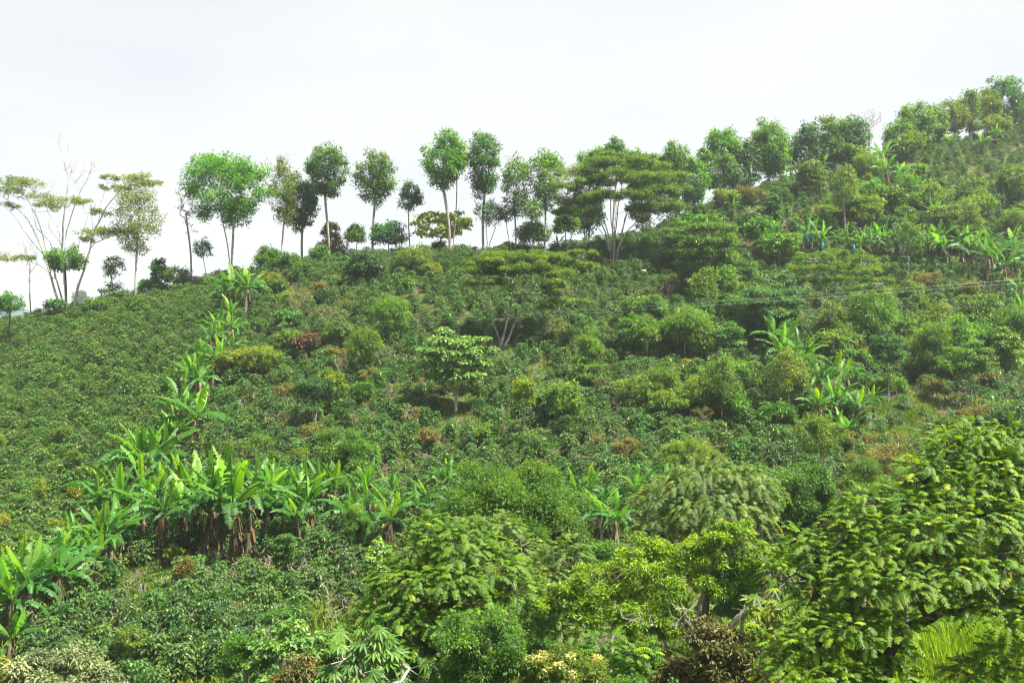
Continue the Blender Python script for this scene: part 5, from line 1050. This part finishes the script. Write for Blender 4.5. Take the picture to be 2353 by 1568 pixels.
# hand-shaped leaves : the tree at the bottom with palm-like rosettes
def rosette_tree(name, label, Y, foot_u, spots, mat, k=9, ll=.34):
    NT[0] += 1; rs = np.random.RandomState(NT[0]); bx = (foot_u-1176)/FOC*Y; bz = float(gz(bx, Y)); org = np.array([bx, Y, bz]); o = empty(name, org); tag(o, label, 'tree'); mf = MB(); mk = MB(); C = []
    for (u, v, dy) in spots:
        c = P(u, v, Y+dy)-org; C.append(c)
        for _ in range(5):
            q = c+rs.normal(0, .28, 3); n0 = norm(np.array([rs.normal(0, .35), -.4+rs.normal(0, .3), 1.])); X = norm(np.cross(n0, [1, .1, 0])); Z = np.cross(n0, X); an = np.arange(k)*6.283/k+rs.uniform(0, 1)
            D = X*np.cos(an)[:, None]+Z*np.sin(an)[:, None]-n0*.25; leaves(mf, np.repeat(q[None], k, 0), D, np.repeat(n0[None], k, 0), ll*rs.uniform(.8, 1.1, k), ll*.3, np.clip(rs.uniform(.1, .8)+rs.normal(0, .05, k), 0, 1), '6', .08, .25)
            tubes(mk, [c-[0, 0, .2]], [q], .012, .008, 4)
    lines = [trunk_line(rs, (0, 0, 0), np.mean(C, 0)*[.8, .8, .7], 8)]; PA, ib, pa, ra, rb, r = skeleton(rs, lines, [c-[0, 0, .2] for c in C], .1, rmin=.015); tubes(mk, PA[pa], PA[ib], ra, rb, 6)
    mk.build("trunk", M['barkpale'], o); mf.build("crown", M[mat], o); return o
rosette_tree("hand_leaved_tree", "tree with hand-shaped glossy leaf rosettes at the bottom left of centre", 29, 850, [(790,1500,0),(820,1470,0),(855,1490,-.3),(880,1520,-.4),(830,1530,-.5),(910,1500,0),(870,1560,-.6),(790,1560,-.4),(920,1550,-.3),(840,1450,.2),(760,1530,0),(890,1470,0),(940,1520,0)], 'mid')
rosette_tree("hand_leaved_tree", "yellowing hand-leaved sapling between the twisted tree and the huge feather-leaved tree", 27, 1790, [(1760,1385,0),(1800,1380,0),(1775,1420,-.2),(1810,1430,-.2),(1740,1410,0)], 'yellow', 8, .3)
# bright tall grass under the huge tree
def grass_pts(r, n):
    y = r.uniform(34, 47, n); u = r.uniform(1780, 2480, n); x = (u-1176)/FOC*y; return np.stack([x, y, gz(x, y)], 1)
weeds("tall_grass", 5200, grass_pts, M['grass'], 3.3, 15, "bright yellow-green tall grass glowing behind the huge feather-leaved tree", "grass", .055)
def gully_pts(r, n):
    u = r.normal(2100, 45, n*3); v = r.uniform(900, 1060, n*3); k = np.abs(u-(2060+(v-900)*.5)) < 70; u, v = u[k][:n], v[k][:n]; Y = np.array([hit(a, b) for a, b in zip(u, v)]); x = (u-1176)/FOC*Y; return np.stack([x, Y, gz(x, Y)], 1)
weeds("gully_grass", 1500, gully_pts, M['feather'], .4, 9, "soft green grass filling the gully at the right", "grass", .05)
def under_pts(r, n):
    y = r.uniform(22, 58, n); x = r.uniform(-.58, .62, n)*y; return np.stack([x, y, gz(x, y)], 1)
weeds("undergrowth", 9000, under_pts, M['weed'], .75, 10, "leafy undergrowth on the ground beneath the nearest trees", "undergrowth", .11)

# ------------------------------------------------------------------ wires, sack, far tree, haze
for k, (a, b, c) in enumerate([((-300, 793), (1176, 722.5), (2700, 612)), ((-300, 798.5), (1176, 729.5), (2700, 621))]):
    mb = MB(); n = 60; t = np.linspace(0, 1, n); uu = -300+3000*t; cf = np.polyfit([a[0], b[0], c[0]], [a[1], b[1], c[1]], 2); vv = np.polyval(cf, uu)
    Yw = 43+k*.35; polytube(mb, np.stack([(uu-1176)/FOC*Yw, np.full(n, Yw), (784-vv)/FOC*Yw], 1), np.full(n, .0037), 6)
    tag(mb.build("overhead_wire", M['wire']), ["upper of the two thin overhead wires crossing the slope", "lower of the two thin overhead wires crossing the slope"][k], "wire", "overhead wires")
Ys = hit(1476, 640); xs_ = (1476-1176)/FOC*Ys; rs = np.random.RandomState(3); mb = MB()
th = np.linspace(0, 2*PI, 17)[:-1]; V = []; F = []
for i, (r, z) in enumerate([(.2, 0), (.3, .07), (.28, .16), (.17, .22), (.05, .24)]):
    for t_ in th: V.append([math.cos(t_)*r*1.25*rs.uniform(.88, 1.1), math.sin(t_)*r*.8, z+rs.uniform(-.03, .03)])
for i in range(4):
    for j in range(16): F.append((i*16+j, i*16+(j+1) % 16, (i+1)*16+(j+1) % 16, (i+1)*16+j))
mb.add(V, F, .5); tag(mb.build("sack", M['sack'], None, (xs_, Ys-.6, float(gz(xs_, Ys-.6))+1.0)), "small crumpled white sack lying on the coffee shrubs in mid slope", "sack")
def far_tree(u, vt, vc, wp, Y, lb):
    NT[0] += 1; r = np.random.RandomState(NT[0]); x = (u-1176)/FOC*Y; zb = zv(vc, Y); H = zv(vt, Y)-zb; a = wp/FOC*Y/2; o = empty("distant_tree", (x, Y, zb-H*.5)); tag(o, lb, "tree"); C = clumps(r, 'round', 60, a*.85, H*.45, H*.5+H*.5)
    mf = MB(); foliage(mf, r, C, a*.3, 160, a*.1, a*.07, .8, .1); mf.build("crown", M['dark'], o); mk = MB(); tubes(mk, [[0, 0, -H*.6]], [[0, 0, H*.9]], a*.07, a*.03, 6); mk.build("trunk", M['bark'], o)
far_tree(185, 666, 706, 44, 700, "distant bluish round tree seen past the foot of the dying umbrella tree")
m, t, nn, lk, bs, out = mat_new("haze_air"); t.nodes.remove(bs)
pv = nn("ShaderNodeVolumePrincipled"); pv.inputs['Color'].default_value = (.86, .93, 1, 1); pv.inputs['Density'].default_value = .00026; pv.inputs['Anisotropy'].default_value = .3
lk(pv.outputs[0], out.inputs['Volume'])
mb = MB(); x0, x1, y0, y1, z0, z1 = -3600, 3600, -90, 2700, -130, 110
mb.add([(x0, y0, z0), (x1, y0, z0), (x1, y1, z0), (x0, y1, z0), (x0, y0, z1), (x1, y0, z1), (x1, y1, z1), (x0, y1, z1)], [(0, 3, 2, 1), (4, 5, 6, 7), (0, 1, 5, 4), (1, 2, 6, 5), (2, 3, 7, 6), (3, 0, 4, 7)], 0)
if HAZE: tag(mb.build("haze", m), kind="stuff")
print("objects", len(bpy.data.objects))
